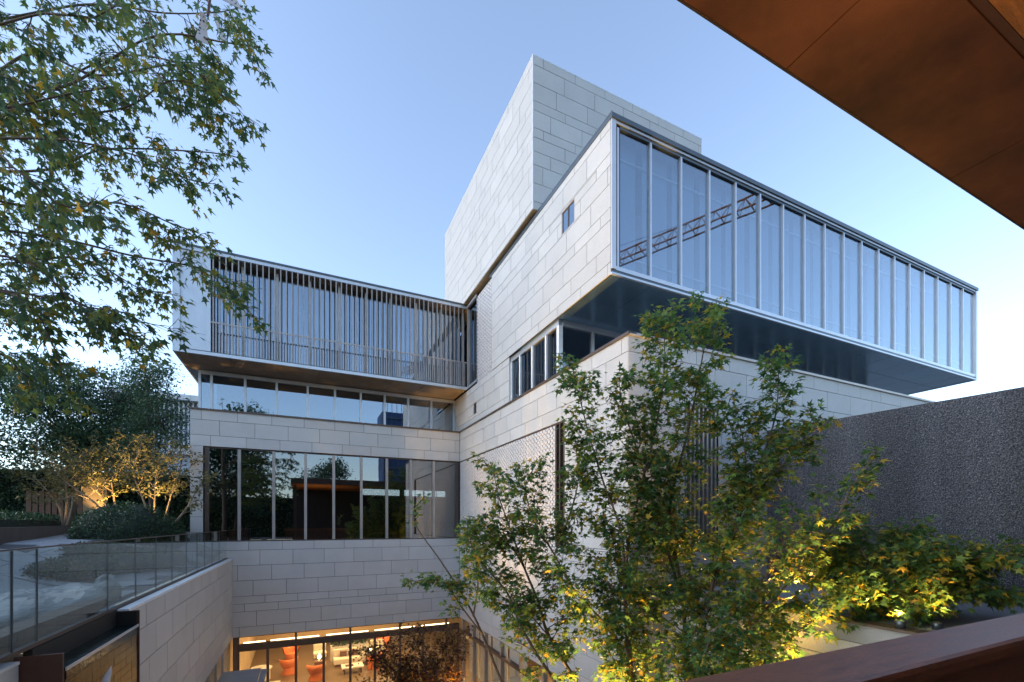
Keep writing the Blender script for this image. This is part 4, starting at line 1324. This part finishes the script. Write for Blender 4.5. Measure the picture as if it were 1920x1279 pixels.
def crown_tree(label, base, clumps, n, size, seed, mat='leaf_dark', spread=0.55, group='dense trees behind the garden', bark='bark'):
    rg = np.random.default_rng(seed)
    t = thing('background_tree', label, 'tree', base, group)
    w = MB()
    top = np.mean([c[0] for c in clumps], axis=0)
    trunk = [base, (base[0] * .6 + top[0] * .4, base[1] * .6 + top[1] * .4, base[2] * .55 + top[2] * .45)]
    w.tube(resample([trunk[0], ((trunk[0][0] + trunk[1][0]) / 2 + 0.1, (trunk[0][1] + trunk[1][1]) / 2, (trunk[0][2] + trunk[1][2]) / 2), trunk[1]], 0.5), 0.16, 0.09, 7)
    P_ = []; 
    for (c, r) in clumps:
        w.tube(resample([trunk[1], tuple((np.array(trunk[1]) + np.array(c)) / 2 + rg.normal(size=3) * 0.15), c], 0.5), 0.08, 0.02, 5)
        k = int(26 * r[0] * r[2])
        sub, _ = shell_points(rg, max(12, k), c, r, 0.25, -0.75)
        for s_ in sub:
            w.tube([c, tuple((np.array(c) + s_) / 2 + rg.normal(size=3) * 0.08), tuple(s_)], 0.02, 0.005, 3, False)
            q = max(3, int(n * r[0] * r[2] / len(sub)))
            P_.append(s_ + rg.normal(size=(q, 3)) * np.array([spread, spread, spread * 0.6]) * 0.75)
    p = np.concatenate(P_)
    w.build('trunk', bark, t, base, True)
    leaf_cloud('crown', mat, t, base, p, rg.normal(size=p.shape) + [0, 0, -.2], rg.normal(size=p.shape) * .8 + [0, 0, 1], rg.uniform(.6, 1.2, len(p)) * size, OVAL)


crown_tree('dense dark evergreen tree in the middle behind the golden trees', (-11.0, 30.5, -0.3),
           [((-11.0, 30.0, 4.6), (2.6, 2.0, 2.4)), ((-8.9, 30.2, 6.4), (1.9, 1.6, 1.8)), ((-12.0, 31, 7.2), (1.7, 1.6, 1.3)), ((-9.2, 29.5, 3.6), (2.0, 1.6, 1.6))], 2300, 0.16, 41)
crown_tree('slim loose-leaved tree close to the left end of the building', (-7.2, 28.6, -0.3),
           [((-7.2, 28.5, 7.4), (1.0, 1.0, 1.6)), ((-6.6, 28.2, 5.0), (1.3, 1.2, 1.7)), ((-7.6, 28.2, 3.0), (1.4, 1.2, 1.4))], 2000, 0.14, 42, spread=0.4)
crown_tree('broad dark tree at the far left edge above the planter hedge', (-15.5, 27.0, -0.3),
           [((-15.0, 27.0, 3.8), (3.0, 2.4, 2.4)), ((-13.6, 27.4, 6.4), (1.8, 1.6, 1.5)), ((-17.0, 27.0, 5.6), (2.6, 2.2, 2.2))], 1700, 0.16, 43)
crown_tree('tall airy small-leaved tree rising behind the maple branches', (-13.5, 23.5, -0.3),
           [((-11.4, 23.8, 8.2), (1.5, 1.3, 1.5)), ((-13.0, 23.5, 7.2), (1.9, 1.5, 2.0)), ((-12.4, 23.0, 5.2), (1.6, 1.3, 1.3))], 520, 0.14, 44, spread=0.4, bark='bark_pale')
# tall dark hedge closing the garden
hd = thing('tall_hedge', 'tall dark clipped hedge closing the back of the garden', 'hedge', (-14, 33, -0.4))
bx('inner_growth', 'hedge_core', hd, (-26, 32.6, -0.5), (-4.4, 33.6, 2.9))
n_ = 16000
pp = np.stack([rg.uniform(-26, -4.2, n_), 32.5 + rg.normal(size=n_) * 0.12, rg.uniform(-0.3, 3.2, n_)], 1)
leaf_cloud('foliage', 'leaf_dark', hd, (-14, 33, 0), pp, rg.normal(size=(n_, 3)) + [0, -.5, 0], rg.normal(size=(n_, 3)) + [0, -1, .5], rg.uniform(.12, .22, n_), OVAL)
gw = thing('garden_wall', 'pale garden wall pier glowing in warm uplight', 'wall', (-10.1, 31.4, -0.3))
bx('pier', 'lobby_wall', gw, (-10.7, 31.2, -0.4), (-9.85, 31.7, 2.5))
bx('cap', 'bronze', gw, (-10.75, 31.15, 2.501), (-9.8, 31.75, 2.56))
for i in range(9):
    piece('fence_board', 'timber_rail', gw, (-13.0 + i * 0.25, 31.4, -0.35), (-12.80 + i * 0.25, 31.44, 1.7))
# slatted house beyond the trees
sh = thing('slatted_house', 'far house with pale flat roof and white vertical slats beyond the trees', 'building', (-11, 44, 0))
bx('wall', 'blind', sh, (-13.5, 44.3, -0.5), (-4.5, 52, 9.9))
bx('roof', 'roof_white', sh, (-14, 43.4, 9.9), (-4.0, 52.5, 10.35))
bx('floor_band', 'roof_white', sh, (-13.7, 43.9, 5.6), (-4.3, 44.3, 6.0))
for i in range(28):
    x = -13.4 + i * 0.32
    piece('slat', 'roof_white', sh, (x, 44.0, 6.01), (x + 0.11, 44.2, 9.89))

# ------------------------------------------------------------------ overhanging maple at the upper left
T = Tree(51)
mp = thing('overhanging_maple', 'large star-leaved maple whose branches hang into the upper left', 'tree', (-5.0, 6.2, -1.4))
T.wood.tube(resample([(-5.0, 6.2, -1.5), (-4.95, 6.25, 1.0), (-5.05, 6.2, 3.5), (-5.0, 6.3, 6.5), (-4.8, 6.5, 8.5)], 0.4), 0.17, 0.05, 9)
WIND = np.array([0.45, -0.1, -0.35])
LIMBS = [
    [(-3.15, 6.54, 4.8), (-2.25, 6.01, 4.48), (-1.29, 5.46, 4.75), (-0.7, 5.07, 4.75), (-0.25, 4.75, 4.43)],
    [(-3.28, 6.83, 4.66), (-2.35, 6.28, 4.46), (-1.75, 5.89, 4.22), (-1.17, 5.51, 4.37), (-0.55, 5.11, 4.2)],
    [(-3.15, 6.54, 4.69), (-2.55, 6.26, 4.75), (-1.95, 5.98, 4.69), (-1.2, 5.63, 4.69), (-0.6, 5.36, 4.09)],
    [(-3.42, 7.11, 3.9), (-2.53, 6.64, 4.04), (-1.97, 6.32, 4.12), (-0.95, 5.79, 4.03), (-0.52, 5.54, 3.92)],
    [(-3.01, 6.26, 3.8), (-2.25, 5.9, 3.85), (-1.53, 5.57, 3.59), (-1.1, 5.37, 3.43), (-0.84, 5.25, 3.35)],
    [(-3.42, 7.11, 3.3), (-2.39, 6.52, 3.12), (-1.67, 6.07, 2.88), (-0.97, 5.64, 2.71), (-0.5, 5.31, 2.17)],
    [(-3.28, 6.83, 3.46), (-2.53, 6.42, 3.31), (-1.79, 6.02, 3.27), (-1.26, 5.72, 3.13), (-0.93, 5.51, 2.98)],
    [(-2.87, 5.97, 2.57), (-2.33, 5.72, 2.42), (-1.92, 5.53, 2.12), (-1.51, 5.34, 2.05), (-1.19, 5.19, 1.72)],
    [(-3.15, 6.54, 2.43), (-2.52, 6.2, 2.3), (-2.05, 5.92, 2.22), (-1.64, 5.68, 2.03), (-1.51, 5.56, 1.72)],
    [(-2.74, 5.69, 2.02), (-2.3, 5.49, 1.83), (-2.13, 5.41, 1.59), (-1.91, 5.3, 1.25)],
    [(-2.4, 4.87, 3.75), (-1.88, 4.63, 3.83), (-1.44, 4.42, 3.91), (-1.14, 4.29, 4.08)],
    [(-2.54, 5.16, 3.2), (-2.07, 4.94, 3.33), (-1.68, 4.76, 3.5), (-1.29, 4.57, 3.54)],
    [(-2.26, 4.58, 2.61), (-1.84, 4.39, 2.5), (-1.56, 4.26, 2.31), (-1.32, 4.15, 2.23)],
    [(-3.69, 7.68, 5.96), (-2.44, 7.04, 6.1), (-1.55, 6.57, 6.17), (-0.86, 6.19, 6.23), (-0.57, 6.0, 5.99)],
    [(-2.6, 5.4, 1.56), (-2.31, 5.27, 1.28), (-2.1, 5.17, 1.01)],
    [(-3.56, 7.4, 4.74), (-2.06, 6.63, 5.3), (-1.21, 6.16, 5.29), (-0.71, 5.85, 5.1)],
    [(-3.56, 7.4, 3.0), (-2.34, 6.76, 3.08), (-1.76, 6.41, 2.8), (-1.3, 6.12, 2.53)],
]
for L in LIMBS:
    L[-1] = tuple(np.array(L[-2]) + 0.72 * (np.array(L[-1]) - np.array(L[-2])))
    f0 = L[0]
    zt = max(1.2, f0[2] - 0.9)
    st = [(-4.95, 6.25, zt), (-4.2, (6.25 + f0[1]) / 2, (zt + f0[2]) / 2 + 0.15)] + L
    st = [st[0]] + [tuple(np.array(q_) + T.rng.normal(size=3) * np.array([0.05, 0.05, 0.07])) for q_ in st[1:-1]] + [st[-1]]
    T.stem(st, 0.022, 0.005, leaf_from=0.28, every=0.13, blen=0.5, lsize=0.112, lstep=0.021, up=-0.02, droop=0.45, twigs=4, wind=WIND, taper=0.5, lspread=0.13, n=6)
# the rest of the crown, out of the picture, towards the trunk top
for a in range(10):
    w = a * 0.63 + 0.3
    if -0.9 < math.sin(w) < 0.2 and math.cos(w) > 0.2: continue
    e = (-5 + 2.6 * math.cos(w), 6.3 + 2.4 * math.sin(w), 6.6 + (a % 3) * 0.9)
    T.stem([(-4.95, 6.3, 5.0), ((-4.95 + e[0]) / 2, (6.3 + e[1]) / 2, 6.2), e], 0.04, 0.008, leaf_from=0.3, every=0.28, blen=0.9, lsize=0.13, lstep=0.09, twigs=2)
T.finish(mp, 'bark', 'leaf_maple', STAR, near=300)

# dotted ribbons tied to a branch
rb_ = thing('dotted_ribbon', 'pale dotted ribbon streamers tied high in the maple branches', 'ribbon', (-0.84, 5.22, 5.2))
for (x0, y0, z0, dx, dz, w, l) in ((-0.90, 5.25, 5.02, -0.03, -1, 0.085, 0.30), (-0.80, 5.20, 5.00, 0.35, -0.9, 0.055, 0.26), (-0.70, 5.18, 5.35, 0.25, -0.9, 0.15, 0.24)):
    m = MB()
    for i in range(7):
        t = i / 6
        cx_ = x0 + dx * l * t; cz_ = z0 + dz * l * t; cy_ = y0 + 0.02 * math.sin(4 * t)
        ww = w * (0.45 + 0.75 * t)
        for sx_ in (-.5, .5):
            for sy_ in (0, 0.004):
                m.v.append((cx_ + sx_ * ww, cy_ + sy_ + 0.02 * sx_, cz_))
    for i in range(6):
        b0, b1 = i * 4, (i + 1) * 4
        m.f += [(b0, b0 + 2, b1 + 2, b1), (b0 + 1, b1 + 1, b1 + 3, b0 + 3), (b0, b1, b1 + 1, b0 + 1), (b0 + 2, b0 + 3, b1 + 3, b1 + 2)]
    m.build('streamer', 'dotted_ribbon', rb_, (x0, y0, z0))
MB().tube([(-0.86, 5.24, 5.0), (-0.84, 5.22, 5.15), (-0.78, 5.18, 5.4)], 0.012, 0.012, 6).build('knot', 'rust_steel', rb_, (-0.84, 5.22, 5.1))

# ------------------------------------------------------------------ trees rising out of the sunken courtyard
def gum(label, base, stems, seed, name='courtyard_tree', near=300, dup=0, **kw):
    T = Tree(seed)
    t = thing(name, label, 'tree', base, 'star-leaved courtyard trees')
    for (pts, r0, opt) in stems:
        a = dict(leaf_from=0.30, every=0.10, blen=0.85, lsize=0.165, lstep=0.023, up=0.5, droop=0.35, twigs=5, taper=0.5, lspread=0.12)
        a.update(kw); a.update(opt)
        T.stem(pts, r0, 0.008, **a)
    T.finish(t, 'bark_gum', 'leaf_gum', STAR, near=near, dup=dup)


F0 = -8.06
B1 = (4.9, 7.6, F0)
gum('courtyard tree leaning left with several slanting stems and a bare tip', B1, [
    ([B1, (4.5, 8.3, -5.5), (4.06, 8.7, -4.0), (3.48, 8.97, -2.39), (3.12, 9.14, -1.59), (2.65, 9.36, -0.78), (2.2, 9.56, -0.09), (2.13, 9.6, 0.25), (2.36, 9.49, 0.6)], 0.055, dict(leaf_from=2)),
    ([(3.48, 8.97, -2.39), (3.0, 8.95, -1.75), (2.75, 9.04, -1.35), (2.44, 9.23, -1.16), (2.15, 9.4, -1.22)], 0.02, dict(leaf_from=0.3, blen=0.4)),
    ([(3.3, 9.05, -2.0), (3.35, 8.9, -1.3), (3.25, 8.8, -0.7), (3.2, 8.7, -0.1)], 0.02, dict(leaf_from=0.1, blen=0.55)),
    ([(4.05, 8.04, -0.95), (3.75, 8.0, -0.5), (3.45, 8.05, -0.25), (3.1, 8.2, 0.1)], 0.015, dict(leaf_from=0.2, blen=0.45)),
    ([(4.38, 7.45, -0.6), (4.6, 7.3, 0.1), (4.75, 7.2, 0.8), (4.7, 7.2, 1.5)], 0.02, dict(leaf_from=0.1, blen=0.6)),
    ([(4.49, 7.84, -2.29), (4.0, 7.9, -1.75), (3.6, 8.0, -1.6), (3.3, 8.1, -1.55)], 0.015, dict(leaf_from=0.35, blen=0.4)),
    ([B1, (5.3, 7.5, -5), (5.17, 7.52, -3.64), (4.49, 7.84, -2.29), (4.29, 7.93, -1.59), (4.05, 8.04, -0.95), (3.8, 8.16, -0.19), (3.56, 8.27, 0.56), (3.46, 8.32, 1.1)], 0.075, dict(leaf_from=0.58, blen=0.78)),
    ([B1, (4.9, 7.4, -5), (4.62, 7.44, -3.52), (4.05, 7.71, -2.43), (3.82, 7.82, -1.96), (3.58, 7.93, -1.33), (3.02, 8.19, -0.6), (2.92, 8.24, -0.08)], 0.075, dict(leaf_from=0.6, blen=0.75)),
    ([B1, (5.6, 7.0, -5), (5.69, 6.84, -3.48), (5.41, 6.97, -2.19), (4.75, 7.27, -1.32), (4.38, 7.45, -0.6), (4.01, 7.62, 0.07), (3.87, 7.69, 0.74), (4.01, 7.62, 1.05)], 0.06, dict(leaf_from=0.5, blen=0.9)),
], 61)
B2_ = (6.0, 6.6, F0)
gum('tallest courtyard tree reaching up in front of the glazed box', B2_, [
    ([B2_, (5.5, 6.6, -5), (5.49, 6.6, -3.46), (5.4, 6.64, -1.17), (5.35, 6.66, -0.18), (5.04, 6.81, 0.81), (4.77, 6.93, 1.81), (4.54, 7.04, 2.85)], 0.06, dict(leaf_from=0.44, blen=0.85)),
    ([B2_, (5.75, 6.7, -5), (5.71, 6.71, -3.54), (5.55, 6.79, -1.2), (5.71, 6.71, 0.22), (6.04, 6.56, 1.65), (6.22, 6.48, 2.87), (6.22, 6.48, 3.95)], 0.065, dict(leaf_from=0.48, blen=0.9)),
    ([B2_, (6.8, 6.5, -5), (6.87, 6.51, -3.67), (6.77, 6.55, -1.45), (6.54, 6.66, 0.23), (6.87, 6.51, 1.81), (7.06, 6.37, 3.08), (7.25, 6.28, 4.24)], 0.075, dict(leaf_from=0.48, blen=0.9)),
    ([(6.77, 6.55, -1.45), (6.25, 6.58, -0.19), (5.87, 6.75, 1.26), (5.59, 6.88, 2.2), (5.5, 6.92, 2.75)], 0.03, dict(leaf_from=0.15, blen=0.8)),
], 62)
B3_ = (6.7, 5.6, F0)
gum('courtyard tree on the right with warm uplit golden lower leaves', B3_, [
    ([B3_, (6.5, 6.0, -5), (6.49, 6.02, -3.42), (6.76, 5.9, -1.35), (7.11, 5.73, -0.18), (7.56, 5.52, 1.0), (7.83, 5.36, 2.0), (7.86, 5.32, 2.98)], 0.07, dict(leaf_from=0.42, blen=0.85)),
    ([(7.0, 5.7, -0.4), (7.45, 5.41, 0.6), (8.0, 5.1, 1.3), (8.3, 4.94, 1.9)], 0.025, dict(leaf_from=0.15, blen=0.65)),
    ([(6.76, 5.9, -1.35), (7.29, 5.65, 0.22), (7.33, 5.63, 1.5), (7.07, 5.75, 2.2)], 0.03, dict(leaf_from=0.2, blen=0.7)),
    ([B3_, (6.4, 5.8, -5), (6.42, 5.83, -3.33), (7.02, 5.33, -1.94), (7.5, 4.89, -0.98), (7.9, 4.5, -0.12), (8.0, 4.25, 0.4)], 0.05, dict(leaf_from=0.45, blen=0.85)),
    ([(7.94, 4.46, -0.07), (8.04, 4.19, 0.62), (8.16, 3.92, 1.13)], 0.012, dict(leaf_from=0.6, blen=0.25, every=0.2)),
    ([B3_, (6.5, 5.3, -5), (6.41, 5.07, -3.04), (7.2, 4.7, -1.9), (7.99, 4.33, -1.29), (8.4, 4.11, -0.86), (8.23, 4.22, -0.34)], 0.05, dict(leaf_from=0.45, blen=0.85)),
    ([B3_, (6.3, 5.4, -5), (6.18, 5.5, -3.17), (6.18, 5.39, -1.96), (6.82, 4.98, -1.05), (7.04, 4.77, -0.42), (7.26, 4.56, 0.1)], 0.05, dict(leaf_from=0.42, blen=0.9)),
], 63)
B4_ = (8.9, 4.1, -1.6)
gum('low spreading shrub tree on the planting terrace before the dark wall', B4_, [
    ([B4_, (8.9, 4.24, -1.3), (9.2, 4.08, -0.72), (9.28, 4.04, -0.1)], 0.035, {}),
    ([B4_, (8.92, 3.66, -1.1), (9.26, 3.41, -0.65), (9.8, 3.15, -0.5)], 0.03, {}),
    ([B4_, (8.4, 4.45, -1.25), (8.1, 4.66, -0.95), (8.24, 4.54, -0.6)], 0.03, {}),
    ([B4_, (8.6, 4.0, -1.2), (8.5, 3.8, -0.8), (8.6, 3.7, -0.45)], 0.03, {}),
    ([B4_, (9.6, 4.0, -1.1), (10.1, 3.9, -0.8), (10.5, 3.8, -0.6)], 0.03, {}),
    ([B4_, (9.0, 4.4, -1.1), (8.9, 4.6, -0.7), (8.8, 4.7, -0.3)], 0.03, {}),
    ([B4_, (9.29, 3.7, -1.2), (9.8, 3.4, -1.0), (10.2, 3.2, -1.15)], 0.03, {}),
], 64, 'terrace_shrub_tree', dup=1, blen=0.7, leaf_from=0.1, every=0.09)
uplight((8.12, 5.2, -1.56), (-0.45, 0.1, 1), 90, 'warm uplight on the planting terrace beside the right courtyard tree', 1.9)
uplight((8.7, 3.4, -1.6), (0.1, 0.15, 1), 22, 'warm uplight under the low spreading shrub tree', 2.0)
uplight((6.5, 5.7, F0), (0.06, -0.03, 1), 9500, 'warm courtyard floor uplight under the right tree', 0.55)
uplight((5.6, 7.2, F0), (-0.05, -0.02, 1), 4200, 'warm courtyard floor uplight between the tall trees', 0.55)
uplight((8.12, 6.9, -1.56), (-0.6, -0.1, 1), 90, 'warm uplight on the terrace edge nearest the building', 1.9)
uplight((8.12, 3.6, -1.56), (-0.4, 0.6, 1), 80, 'warm uplight on the terrace edge nearest the railing', 1.9)
uplight((6.4, 4.9, F0), (0.08, 0.03, 1), 8000, 'warm courtyard floor uplight close to the terrace wall', 0.42)
uplight((4.6, 8.0, F0), (-0.03, 0.0, 1), 1000, 'warm courtyard floor uplight under the leaning tree', 0.7)
# dark red maple by the lobby doors
T = Tree(71)
b = (3.57, 14.9, F0)
t = thing('red_maple', 'dark red Japanese maple in front of the lit lobby doors', 'tree', b)
for pts in ([b, (3.45, 15.0, -6.6), (3.25, 15.04, -5.53), (2.43, 15.42, -4.63), (1.95, 15.64, -4.25)], [b, (3.7, 14.8, -6.4), (3.74, 14.81, -5.17), (3.41, 14.96, -3.98), (3.25, 15.04, -3.7)],
            [b, (4.0, 14.7, -6.5), (4.39, 14.51, -5.53), (4.55, 14.43, -4.37), (4.47, 14.47, -3.7)], [b, (3.9, 14.6, -6.2), (4.0, 14.5, -5.2), (3.95, 14.6, -4.3)], [b, (3.1, 15.1, -6.0), (2.9, 15.2, -5.0), (2.7, 15.3, -4.2)], [b, (3.2, 14.9, -6.4), (2.6, 14.9, -5.6), (2.0, 14.9, -5.2)]):
    T.stem(pts, 0.06, 0.01, leaf_from=0.4, every=0.10, blen=0.95, lsize=0.14, lstep=0.036, up=0.3, droop=0.3, twigs=4, taper=0.4, lspread=0.1)
T.finish(t, 'bark', 'leaf_red', STAR, dup=1, jit=0.12)
uplight((4.3, 14.2, F0), (-0.06, 0.06, 1), 3000, 'warm uplight at the foot of the dark red maple', 1.2)

# ------------------------------------------------------------------ things behind the camera that the glass mirrors
cr = thing('tower_crane', 'orange lattice crane jib mirrored in the glazed box', 'crane', (27, -73.5, GZ))
j0, j1 = Vector((57.0, -8.5, 40.0)), Vector((24.0, -80.0, 40.0))
jd = (j1 - j0).normalized(); js = Vector((-jd.y, jd.x, 0))
m = MB()
LJ = (j1 - j0).length
ch = [js * 0.75, -js * 0.75, Vector((0, 0, 1.7))]
for c in ch:
    m.tube([j0 + c, j1 + c], 0.13, 0.13, 5)
nb = int(LJ / 1.8)
for i in range(nb):
    p0, p1 = j0 + jd * (LJ * i / nb), j0 + jd * (LJ * (i + 1) / nb)
    pm = (p0 + p1) / 2 + Vector((0, 0, 1.7))
    for c in (js * 0.75, -js * 0.75):
        m.tube([p0 + c, pm], 0.05, 0.05, 4, False); m.tube([pm, p1 + c], 0.05, 0.05, 4, False)
    m.tube([p0 + js * 0.75, p0 - js * 0.75], 0.05, 0.05, 4, False)
m.build('jib', 'crane_steel', cr, (27, -73.5, 40), False)
m = MB()
mx_, my_ = 27.0, -73.5
for sx_ in (-.9, .9):
    for sy_ in (-.9, .9):
        m.tube([(mx_ + sx_, my_ + sy_, GZ - .1), (mx_ + sx_, my_ + sy_, 46)], 0.13, 0.13, 5)
for i in range(24):
    z0_ = GZ + i * 2.0
    for (a, b) in (((-.9, -.9), (.9, -.9)), ((.9, -.9), (.9, .9)), ((.9, .9), (-.9, .9)), ((-.9, .9), (-.9, -.9))):
        m.tube([(mx_ + a[0], my_ + a[1], z0_), (mx_ + b[0], my_ + b[1], z0_ + 2)], 0.06, 0.06, 4, False)
m.build('mast', 'crane_steel', cr, (27, -73.5, GZ))
bx('counterweight', 'concrete', cr, (20.5, -89, 38.8), (23.5, -86, 41))
MB().tube([(mx_, my_, 46), tuple(j0 + Vector((0, 0, 1.7)) + jd * 20)], 0.03, 0.03, 4).build('stay_cable', 'aluminium_dark', cr, (27, -73.5, 46))
st_ = thing('scaffolded_tower', 'unfinished tower wrapped in dark blue scrim mirrored in the windows', 'building', (17, -42, GZ))
bx('scrim_wrap', 'scrim', st_, (13.2, -48, GZ - 0.1), (19.5, -42, 21))
for i in range(8):
    piece('scaffold_pole', 'aluminium_dark', st_, (13.2 + i * 0.88, -41.9, GZ), (13.28 + i * 0.88, -41.82, 22.5 + (i % 3)))
for k in range(9):
    piece('scaffold_deck', 'aluminium_dark', st_, (13.1, -41.95, 0.6 + k * 2.4), (19.6, -41.7, 0.75 + k * 2.4))
for i, (x, y, h) in enumerate(((-12, -9, 11), (-6.5, -11, 13), (2.5, -24, 9))):
    crown_tree(('broad dark tree behind the camera mirrored at the left of the window', 'tall dark tree farther behind the camera', 'dark tree behind the pavilion roof')[i], (x, y, GZ),
               [((x, y, h * 0.30), (3.4, 2.6, h * 0.34)), ((x, y, h * 0.62), (3.2, 3.0, h * 0.28)), ((x + 1.2, y, h * 0.82), (2.0, 2.0, h * 0.16))], 420, 0.34, 81 + i, group='dark trees behind the viewing pavilion')
bh = thing('boundary_hedge', 'long dark hedge behind the viewing pavilion, mirrored in the window', 'hedge', (-10, -16, GZ))
bx('inner_growth', 'hedge_core', bh, (-40, -17, GZ - 0.2), (30, -16, 3.0))
n_ = 6000
pp = np.stack([rg.uniform(-40, 30, n_), -15.9 + rg.normal(size=n_) * 0.12, rg.uniform(GZ, 3.4, n_)], 1)
leaf_cloud('foliage', 'leaf_dark', bh, (-10, -16, 0), pp, rg.normal(size=(n_, 3)), rg.normal(size=(n_, 3)) + [0, 1, .5], rg.uniform(.25, .4, n_), OVAL)
